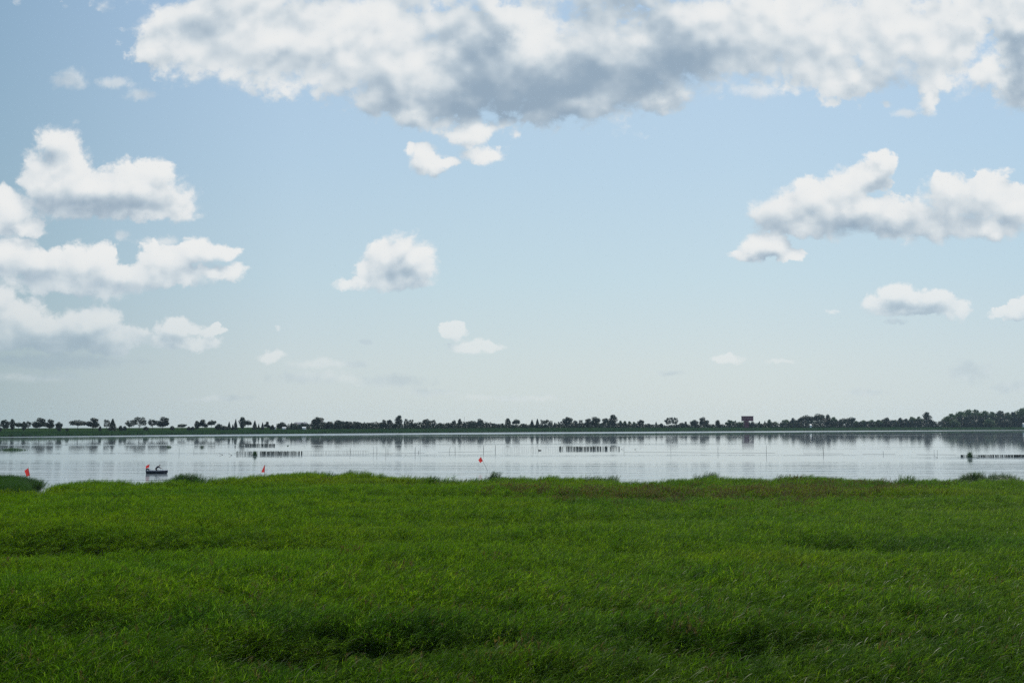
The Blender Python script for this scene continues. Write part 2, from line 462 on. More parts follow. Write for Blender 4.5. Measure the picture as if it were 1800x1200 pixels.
class MB:
    def __init__(s): s.V = []; s.F = []
    def box(s, c, d, rz=0, ry=0):
        b = len(s.V); Mx = Matrix.Translation(c) @ Matrix.Rotation(rz, 4, 'Z') @ Matrix.Rotation(ry, 4, 'Y')
        for sx in (-.5, .5):
            for sy in (-.5, .5):
                for sz in (-.5, .5): s.V.append(tuple(Mx @ Vector((sx * d[0], sy * d[1], sz * d[2]))))
        for f in ((0, 1, 3, 2), (4, 6, 7, 5), (0, 4, 5, 1), (2, 3, 7, 6), (0, 2, 6, 4), (1, 5, 7, 3)): s.F.append(tuple(b + i for i in f))
        return s
    def tube(s, pts, radii, n=6, cap=True):
        pts = [Vector(p) for p in pts]; b = len(s.V)
        for i, p in enumerate(pts):
            t = (pts[min(i + 1, len(pts) - 1)] - pts[max(i - 1, 0)]).normalized()
            u = t.cross(Vector((0.3, 1, 0.1))).normalized(); w = t.cross(u)
            for k in range(n):
                a = 2 * math.pi * k / n
                s.V.append(tuple(p + (u * math.cos(a) + w * math.sin(a)) * radii[i]))
        for i in range(len(pts) - 1):
            for k in range(n):
                s.F.append((b + i * n + k, b + i * n + (k + 1) % n, b + (i + 1) * n + (k + 1) % n, b + (i + 1) * n + k))
        if cap:
            s.F.append(tuple(b + k for k in range(n))); e = b + (len(pts) - 1) * n
            s.F.append(tuple(e + k for k in reversed(range(n))))
        return s
    def mesh(s, name, mat, smooth=False):
        me = bpy.data.meshes.new(name); me.from_pydata(s.V, [], s.F); me.update()
        bm = bmesh.new(); bm.from_mesh(me); bmesh.ops.recalc_face_normals(bm, faces=bm.faces); bm.to_mesh(me); bm.free()
        if smooth:
            for p in me.polygons: p.use_smooth = True
        me.materials.append(mat); return me
    def obj(s, name, mat, parent=None, smooth=False): return link(name, s.mesh(name, mat, smooth), parent)

# ------------------------------------------------------------------ lake outline
# bearings (in the photograph's columns) against the height at which reed tips meet the water
TIPS = [(-200, 838), (0, 839), (40, 842), (60, 859), (80, 862), (92, 852), (120, 846), (160, 841), (205, 842), (250, 844), (290, 842), (305, 839), (330, 841), (360, 840), (390, 837), (430, 834),
        (470, 831), (510, 829.5), (550, 830), (585, 832), (620, 831), (700, 835), (760, 837), (800, 839), (860, 838), (900, 836), (950, 837), (1000, 836), (1060, 838), (1090, 843), (1125, 845), (1160, 841),
        (1245, 837), (1300, 838), (1345, 841), (1380, 838), (1430, 835), (1500, 839), (1560, 843), (1610, 842), (1660, 841), (1690, 844), (1720, 840), (1760, 841), (1790, 844), (2000, 842)]
SHORE = [(-300, 769), (0, 767.5), (300, 764), (600, 761.5), (900, 759.5), (1200, 758), (1500, 756.5), (1800, 755.5), (2200, 755)]
def interp(tab, x):
    xs = [t[0] for t in tab]; ys = [t[1] for t in tab]
    return float(np.interp(x, xs, ys))
REED_H = 2.05
def edge_Y(px):
    return wp(px, interp(TIPS, px), REED_H).y
def shore_Y(px):
    return wp(px, interp(SHORE, px), 0).y

def mound(p):
    return mnoise.noise(Vector((p.x * .012, p.y * .02, 4.0)))

# ground: one sheet from behind the platform, under the lake, up the far bank and over the levee
def build_ground():
    cols = list(range(-700, 2501, 20))
    rows = [('a', -80), ('a', -20), ('a', 10), ('a', 25), ('a', 45), ('a', 65), ('e', -14), ('e', -5), ('e', 0), ('e', 1.5), ('e', 5), ('m', .25), ('m', .6), ('s', -6), ('s', 0), ('s', 4), ('s', 10), ('s', 25), ('s', 60), ('s', 120), ('s', 220), ('s', 320), ('s', 420), ('s', 700), ('s', 1100)]
    zs = [.2, .2, .2, .2, .2, .2, .2, .15, .05, -.5, -1.2, -1.2, -1.2, -.6, 0.0, 1.3, 2.0, 2.5, 2.9, 3.2, 3.5, 3.7, 2.2, -2, -6]
    V = []; 
    for (kind, v), z in zip(rows, zs):
        for c in cols:
            e = edge_Y(c); s_ = shore_Y(c)
            Y = {'a': v, 'e': e + v, 'm': e + (s_ - e) * v, 's': s_ + v}[kind]
            k = (c - 900) / F
            X = k * Y if Y > 60 else k * (60 + (Y - 60) * .0 ) * 1.0
            dz = 0
            if kind == 's' and v >= 25: dz = .35 * mnoise.noise(Vector((X * .01, Y * .01, 1)))
            if kind == 'a' : dz = .04 * mnoise.noise(Vector((X * .1, Y * .1, 2)))
            V.append((X, Y, z + dz))
    n = len(cols); Fc = []
    for r in range(len(rows) - 1):
        for c in range(n - 1):
            Fc.append((r * n + c, r * n + c + 1, (r + 1) * n + c + 1, (r + 1) * n + c))
    o = link('ground', mesh_np('ground', V, Fc, M['ground'], True)); tag(o, 'dark marsh soil and the green levee field across the lake', kind='structure')
build_ground()

# lake: one sheet, over the reed bed's edge and in under the far bank
def build_water():
    V = [(-1100, 60, 0), (1300, 60, 0), (1300, 1400, 0), (-1100, 1400, 0)]
    cols = list(range(-700, 2501, 20)); V = []; Fc = []
    rr = [0, .12, .3, .6, 1]
    for r in rr:
        for c in cols:
            e = edge_Y(c) - 3; s_ = shore_Y(c) + 1.0
            Y = e + (s_ - e) * r
            V.append(((c - 900) / F * Y, Y, 0.0))
    n = len(cols)
    for r in range(len(rr) - 1):
        for c in range(n - 1): Fc.append((r * n + c, r * n + c + 1, (r + 1) * n + c + 1, (r + 1) * n + c))
    o = link('lake_water', mesh_np('lake_water', V, Fc, M['water'], True)); tag(o, 'calm pale lake with faint ripples, reflecting the far trees', kind='structure')
build_water()

# ------------------------------------------------------------------ reed bed
def blade_set(V, Fc, Mi, base, yaw, L, w, lean, droop, mi, segs=4):
    """one arching blade as a strip"""
    d = np.array([math.cos(yaw), math.sin(yaw), 0.0]); side = np.array([-d[1], d[0], 0.0])
    tw = random.uniform(-.6, .6); side = side * math.cos(tw) + np.array([0, 0, 1]) * math.sin(tw)
    b0 = len(V); p = np.array(base, float); ang = lean
    for i in range(segs + 1):
        t = i / segs; hw = w * .5 * (1 - t ** 1.6) + .0012
        V.append(p - side * hw); V.append(p + side * hw)
        p = p + (d * math.sin(ang) + np.array([0, 0, 1]) * math.cos(ang)) * L / segs
        ang += droop / segs
    for i in range(segs):
        a = b0 + 2 * i; Fc.append((a, a + 1, a + 3, a + 2)); Mi.append(mi)

def make_clump(k, kind):
    random.seed(100 + k)
    V = []; Fc = []; Mi = []
    N = 54 if kind != 'edge' else 40
    for s in range(N):
        x = random.uniform(-.62, .62); y = random.uniform(-.62, .62)
        H = random.uniform(1.25, 2.12)
        wind = random.gauss(-.30, .35)      # blowing to the right and slightly towards the lake bank
        ld = np.array([math.cos(wind), math.sin(wind), 0])
        bend = random.uniform(.10, .42)
        def P(t): return np.array([x, y, 0]) + ld * bend * t * t * H * .7 + np.array([0, 0, H * t * (1 - .07 * t)])
        # stem, three-sided
        b = len(V)
        for t in (.0, .5, 1.0):
            c = P(t); r = .006 * (1 - .6 * t)
            for a in (0, 2.1, 4.2): V.append(c + np.array([math.cos(a) * r, math.sin(a) * r, 0]))
        for i in range(2):
            for j in range(3): Fc.append((b + i * 3 + j, b + i * 3 + (j + 1) % 3, b + i * 3 + 3 + (j + 1) % 3, b + i * 3 + 3 + j)); Mi.append(1)
        nl = random.randint(10, 12)
        for l in range(nl):
            t = .30 + .70 * (l + random.random() * .6) / nl
            yaw = wind + random.gauss(0, .75)
            blade_set(V, Fc, Mi, P(min(t, 1)), yaw, random.uniform(.28, .50) * (1.18 if kind == 'long' else 1), random.uniform(.015, .026) * (1.08 if kind == 'long' else 1), random.uniform(.35, .95), random.uniform(.7, 1.5), 2 if random.random() < .025 else 0)
        if (kind == 'plume' and random.random() < .75) or random.random() < .01:
            tip = P(1.0)
            for q in range(9):
                blade_set(V, Fc, Mi, tip + np.array([0, 0, random.uniform(-.04, .12)]), wind + random.gauss(0, .8), random.uniform(.16, .30), .022, random.uniform(.1, .6), random.uniform(.5, 1.2), 3, 2)
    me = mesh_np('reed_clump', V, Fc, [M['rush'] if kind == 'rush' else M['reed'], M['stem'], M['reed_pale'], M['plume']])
    me.polygons.foreach_set('material_index', np.array(Mi, dtype=np.int32))
    return me

def build_reeds():
    lib = bpy.data.collections.new('reed_clump_library')
    kinds = ['leaf'] * 5 + ['plume'] * 2 + ['rush'] * 2 + ['long'] * 3
    for k, kd in enumerate(kinds):
        o = bpy.data.objects.new('reed_clump_%02d' % k, make_clump(k, kd)); lib.objects.link(o)
    pts = []; rot = []; scl = []; idx = []
    step = .86
    # hollows where the stand is low or broken: (px, py, rx, ry in metres, depth)
    dips = []
    for (px, py, rx, ry, dp) in [(85, 966, 14, 5.5, .50), (150, 955, 12, 3.5, .32), (290, 968, 12, 3, .30), (520, 1165, 3.6, 2.2, .72), (460, 1150, 3.0, 1.6, .45), (620, 1130, 3.5, 1.3, .35), (30, 1110, 5, 3, .4), (180, 1115, 4, 1.3, .3), (640, 1160, 3, 1.2, .3),
                                 (900, 1090, 4, 1.6, .28), (790, 1140, 3, 2.0, .5), (610, 1160, 2.5, 1.4, .45), (920, 935, 10, 3, .28), (1120, 925, 18, 3, .25), (1280, 1150, 5, 1.6, .4), (1500, 1110, 4, 1.2, .2), (1780, 905, 10, 3, .3), (1470, 975, 6, 2, .25), (1620, 985, 5, 2, .2),
                                 (430, 862, 16, 5, .33), (700, 855, 26, 4, .25), (1050, 880, 30, 3, .3), (1350, 882, 26, 4, .32), (1100, 985, 8, 2, .15), (250, 1000, 10, 2, .15), (1240, 1170, 4, 1.2, .4)]:
        q = wp(px, py, 1.2); dips.append((q.x, q.y, rx, ry, dp))
    y = 17.0
    while y < 165:
        half = .56 * y + 9
        x = -half
        while x < half:
            X = x + random.uniform(-.35, .35); Y = y + random.uniform(-.35, .35)
            x += step * (1.0 if Y < 70 else 1.12)
            px = 900 + F * X / Y
            e = edge_Y(px)
            if Y > e: continue
            n1 = mnoise.noise(Vector((X * .035, Y * .07, 0))); n2 = mnoise.noise(Vector((X * .12, Y * .22, 5))); n3 = mnoise.noise(Vector((X * .5, Y * .6, 9)))
            h = 1.0 + .13 * n1 + .17 * n2 + .12 * n3
            if Y > e - 12: h += .20 * max(0, n2) + .16 * n3
            if Y > e - 3: h = min(h, 1.0) * .96
            for (dx, dy, rx, ry, dp) in dips:
                r2 = ((X - dx) / rx) ** 2 + ((Y - dy) / ry) ** 2
                if r2 < 4: h -= 1.25 * dp * math.exp(-r2 * 1.2)
            if h < .3: continue
            # the brown flowering stand along the water
            by = interp([(780, 848), (900, 856), (1100, 862), (1300, 862), (1500, 856), (1640, 852)], px)
            yb = wp(px, by, REED_H).y
            inb = math.exp(-((px - 1230) / 330) ** 4) * math.exp(-((Y - yb) / 10) ** 2)
            k = random.randint(5, 6) if random.random() < inb * .62 + .002 else random.randint(0, 4)
            if Y < 52 and k < 5 and random.random() < .6: k = random.randint(9, 11)
            if px < 72 and Y > 112:
                k = random.randint(7, 8); h = .80 + .38 * max(0, 1 - (px / 72) ** 2) + .06 * n3
            if Y > e - 4 and k < 5 and random.random() < .35: k = random.randint(7, 8)
            pts.append((X, Y, .12)); rot.append((random.gauss(0, .06), random.gauss(0, .06), random.gauss(0, .30)))
            w = random.uniform(.95, 1.15) * (1.12 if Y > 70 else 1.0); hh = h * random.uniform(.92, 1.08)
            scl.append((w, w, hh)); idx.append(k)
        y += step * (1.0 if y < 70 else 1.12)
    # a darker, denser thicket standing apart in the water on the left, tufts in front of the edge
    for (px, py, n, rx, ry, hh) in [(8, 852, 90, 4.6, 4, 1.22), (1722, 846, 40, 3.5, 2.0, 1.18), (1760, 845, 22, 2.4, 1.5, 1.1), (1247, 842, 5, 1.0, 1.2, 1.12), (1375, 842, 4, 1.0, 1.0, 1.08), (1070, 843, 4, 1.1, 1.0, 1.08), (870, 843, 8, 1.6, 1.0, 1.1), (325, 846, 22, 3.6, 1.5, 1.15), (614, 837, 6, 1, 1, 1.15)]:
        q = wp(px, py, 1.0)
        for i in range(n):
            a = random.random() * 6.28; r = math.sqrt(random.random())
            X = q.x + math.cos(a) * r * rx; Y = q.y + math.sin(a) * r * ry
            pts.append((X, Y, .05)); rot.append((random.gauss(0, .1), random.gauss(0, .1), random.gauss(0, .5))); w = random.uniform(1, 1.25)
            scl.append((w, w, hh * random.uniform(.85, 1.1) * (1 - .45 * r * r))); idx.append(random.randint(7, 8))
    me = bpy.data.meshes.new('reed_bed')
    me.vertices.add(len(pts)); me.vertices.foreach_set('co', np.array(pts, dtype=np.float32).ravel())
    for nm, tp, arr, f in (('rot', 'FLOAT_VECTOR', rot, 'vector'), ('scl', 'FLOAT_VECTOR', scl, 'vector'), ('idx', 'INT', idx, 'value')):
        a = me.attributes.new(nm, tp, 'POINT'); a.data.foreach_set(f, np.array(arr, dtype=np.float32 if tp != 'INT' else np.int32).ravel())
    o = link('reed_bed', me); tag(o, 'wide bed of wind-blown green reeds between the viewer and the lake', kind='stuff')
    g = bpy.data.node_groups.new('reed_scatter', 'GeometryNodeTree')
    g.interface.new_socket('Geometry', in_out='INPUT', socket_type='NodeSocketGeometry'); g.interface.new_socket('Geometry', in_out='OUTPUT', socket_type='NodeSocketGeometry')
    N = g.nodes; L = g.links
    gi = N.new('NodeGroupInput'); go = N.new('NodeGroupOutput'); ip = N.new('GeometryNodeInstanceOnPoints'); ci = N.new('GeometryNodeCollectionInfo')
    ci.inputs['Collection'].default_value = lib; ci.inputs['Separate Children'].default_value = True; ci.inputs['Reset Children'].default_value = True
    def attr(nm, tp):
        a = N.new('GeometryNodeInputNamedAttribute'); a.data_type = tp; a.inputs['Name'].default_value = nm; return a.outputs['Attribute']
    L.new(gi.outputs[0], ip.inputs['Points']); L.new(ci.outputs[0], ip.inputs['Instance']); ip.inputs['Pick Instance'].default_value = True
    L.new(attr('idx', 'INT'), ip.inputs['Instance Index']); L.new(attr('rot', 'FLOAT_VECTOR'), ip.inputs['Rotation']); L.new(attr('scl', 'FLOAT_VECTOR'), ip.inputs['Scale'])
    L.new(ip.outputs[0], go.inputs[0])
    md = o.modifiers.new('scatter', 'NODES'); md.node_group = g
    print('reed clumps', len(pts))
build_reeds()

# ------------------------------------------------------------------ far bank reeds and scrub
def far_h(px):
    return interp([(-200, 3.1), (0, 3.1), (300, 3.2), (600, 3.6), (900, 3.9), (1200, 3.7), (1500, 3.4), (1800, 3.3), (2100, 3.3)], px)
def build_far_reeds():
    V = []; Fc = []
    px = -160.0
    while px < 1960:
        Y0 = shore_Y(px)
        for r in range(5):
            Y = Y0 + r * 3.5 + random.uniform(-1, 1) - 1.0
            X = (px - 900) / F * Y + random.uniform(-1, 1)
            hb = [0, .3, 1.2, 1.9, 2.3][r]
            top = (far_h(px) * (.55 + .12 * r)) * random.uniform(.90, 1.06) + .25 * mnoise.noise(Vector((X * .05, Y * .05, 3)))
            for q in range(3):
                w = random.uniform(.25, .6); a = random.uniform(-.7, .7); x = X + random.uniform(-1.2, 1.2); yy = Y + random.uniform(-1.5, 1.5)
                cx, cy = math.cos(a) * w, math.sin(a) * w; ln = random.uniform(-.1, .4); t = top * random.uniform(.9, 1.07)
                b = len(V)
                V += [(x - cx, yy - cy, hb - .5), (x + cx, yy + cy, hb - .5), (x + cx * .9 + ln, yy + cy * .9, t * .93), (x + ln * 1.2, yy, t + .12), (x - cx * .9 + ln, yy - cy * .9, t * .88)]
                Fc.append((b, b + 1, b + 2, b + 4)); Fc.append((b + 4, b + 2, b + 3, b + 3))
        px += .75
    Q = [f for f in Fc if f[2] != f[3]]; T = [f[:3] for f in Fc if f[2] == f[3]]
    me = bpy.data.meshes.new('far_reeds'); me.from_pydata(V, [], Q + T); me.update(); me.materials.append(M['farreed'])
    tag(link('far_reeds', me), 'dark green reed belt along the far shore of the lake', kind='stuff')
build_far_reeds()

def leaf_cloud(V, Fc, c, r, n, s, squash=1.0, hollow=.35):
    """n leaf sprays spread through an ellipsoid"""
    for _ in range(n):
        while True:
            d = np.array([random.gauss(0, 1) for _ in range(3)]); L = np.linalg.norm(d)
            if L > 1e-3: break
        d /= L; rr = (hollow + (1 - hollow) * random.random() ** .5)
        p = np.array(c) + d * rr * np.array(r) * random.uniform(.85, 1.08)
        u = np.array([random.gauss(0, 1) for _ in range(3)]); u /= np.linalg.norm(u)
        v = np.cross(u, [random.gauss(0, 1) for _ in range(3)]); v /= np.linalg.norm(v)
        a = s * random.uniform(.6, 1.3); b = len(V)
        V += [p - u * a - v * a * .3, p + v * a * .7, p + u * a + v * .2 * a, p - v * a * .7]
        Fc.append((b, b + 1, b + 2, b + 3))

def scrub_top(px):
    return interp([(0, 757), (505, 757), (512, 744), (548, 744), (575, 742), (600, 740), (625, 741), (642, 743), (665, 741), (700, 744), (740, 741.5), (770, 744), (800, 743), (825, 739.5), (850, 741), (868, 744), (900, 745), (960, 745), (1000, 744), (1030, 743),
                   (1080, 743), (1120, 744), (1160, 746), (1200, 745), (1235, 745), (1262, 746), (1290, 741), (1330, 743), (1360, 742), (1390, 740), (1420, 738), (1460, 737), (1480, 738.5), (1520, 740), (1560, 738.5), (1590, 737), (1625, 736), (1645, 742), (1660, 736), (1690, 729), (1720, 728), (1780, 731), (1800, 728), (1960, 728)], px)
def build_scrub():
    V = []; Fc = []
    px = 505.0
    while px < 1930:
        Y = shore_Y(px) + random.uniform(30, 62)
        top = zat(scrub_top(px) + random.uniform(-.6, 2.0), Y)
        if top > 3.2:
            X = (px - 900) / F * Y; r = random.uniform(1.6, 3.0)
            z = 2.4
            while z < top:
                leaf_cloud(V, Fc, (X + random.uniform(-1.5, 1.5), Y + random.uniform(-2, 2), min(z, top - r * .7)), (r, r, r * .95), 52, .58, hollow=.2)
                z += r * 1.15
        px += 1.9
    tag(link('scrub_belt', mesh_np('scrub_belt', V, Fc, M['crown'])), 'low dark scrub growing as one mass behind the far reeds', kind='stuff')
build_scrub()

# ------------------------------------------------------------------ trees
# each kind is built 1 m tall and 1 m wide at the origin, then sized where it stands
def proto_tree(kind, seed):
    random.seed(seed)
    V = []; Fc = []; tb = MB(); s = .036
    if kind == 'round':
        lobes = [((0, 0, .60), (.30, .30, .28))] + [((math.cos(a) * .30 * random.uniform(.65, 1.25), math.sin(a) * .30, random.uniform(.34, .80)), (.21, .21, .17)) for a in np.linspace(0, 6.0, 9)] + [((.03, 0, .84), (.24, .24, .16))]
        n = 230; base = .36
    elif kind == 'umbrella':
        lobes = [((math.cos(a) * .33 * random.uniform(.6, 1.15), math.sin(a) * .33, random.uniform(.60, .80)), (.22, .22, .14)) for a in np.linspace(0, 6.0, 10)] + [((0, 0, .82), (.32, .32, .17)), ((.1, 0, .62), (.25, .25, .12))]
        n = 170; base = .42
    elif kind == 'sparse':
        lobes = [((math.cos(a) * random.uniform(.15, .38), math.sin(a) * .33, random.uniform(.45, .92)), (.16, .16, .12)) for a in np.linspace(0, 12.4, 16)] + [((0, 0, .72), (.3, .3, .22))]
        n = 80; base = .32; s = .032
    elif kind == 'cone':
        lobes = [((0, 0, .12 + .8 * t), (.46 * (1 - t ** 1.2) + .07, .46 * (1 - t ** 1.2) + .07, .12)) for t in np.linspace(0, 1, 9)]
        n = 190; base = .1; s = .042
    elif kind == 'oval':
        lobes = [((random.uniform(-.08, .08), random.uniform(-.08, .08), .28 + .62 * t), (.25 + .24 * math.sin(math.pi * t), .25 + .24 * math.sin(math.pi * t), .14)) for t in np.linspace(0, 1, 7)]
        n = 240; base = .24; s = .040
    elif kind == 'wood':
        lobes = [((math.cos(a) * .26 * random.uniform(.8, 1.2), math.sin(a) * .26, z), (.28, .28, .15)) for z in (.16, .34, .52, .68) for a in np.linspace(random.random(), 5 + random.random(), 5)] + [((0, 0, .82), (.30, .30, .17)), ((.1, .05, .88), (.2, .2, .12))]
        n = 130; base = .1; s = .040
    else:  # bush
        lobes = [((math.cos(a) * .26, math.sin(a) * .26, random.uniform(.3, .62)), (.25, .25, .30)) for a in np.linspace(0, 6, 7)] + [((0, 0, .68), (.26, .26, .26))]
        n = 190; base = .15; s = .05
    for c, r in lobes: leaf_cloud(V, Fc, c, r, n, s, hollow=.25)
    V = np.array(V); V[:, 2] = np.clip(V[:, 2], .02, 1.05)
    crown = mesh_np('crown', V, Fc, M['crown'])
    tr = .018
    tb.tube([(0, 0, -.03), (.006, 0, base * .5), (0, .004, base), (.01, 0, .72)], [tr * 1.3, tr, tr * .75, tr * .3], 7)
    for k in range(6):
        c = random.choice(lobes)[0]; z0 = base * random.uniform(.75, 1.1)
        tb.tube([(0, 0, z0), (c[0] * .45, c[1] * .45, z0 + (c[2] - z0) * .55), (c[0], c[1], c[2])], [tr * .55, tr * .38, tr * .15], 5)
    trunk = tb.mesh('trunk', M['bark'], True)
    return crown, trunk
PROTO = {}
for kd in ('round', 'umbrella', 'sparse', 'cone', 'oval', 'wood', 'bush'):
    for v in range(3): PROTO[kd, v] = proto_tree(kd, 40 + v * 17 + len(kd))
GREEN = {}
for (kd, v), (cr, tr) in list(PROTO.items()):
    g2 = cr.copy(); g2.materials.clear(); g2.materials.append(M['crown_green']); GREEN[kd, v] = (g2, tr)

def land_z(px, off):
    z = [(-6, -.6), (0, 0), (4, 1.3), (10, 2.0), (25, 2.5), (60, 2.9), (120, 3.2), (220, 3.5)]
    return interp(z, off)

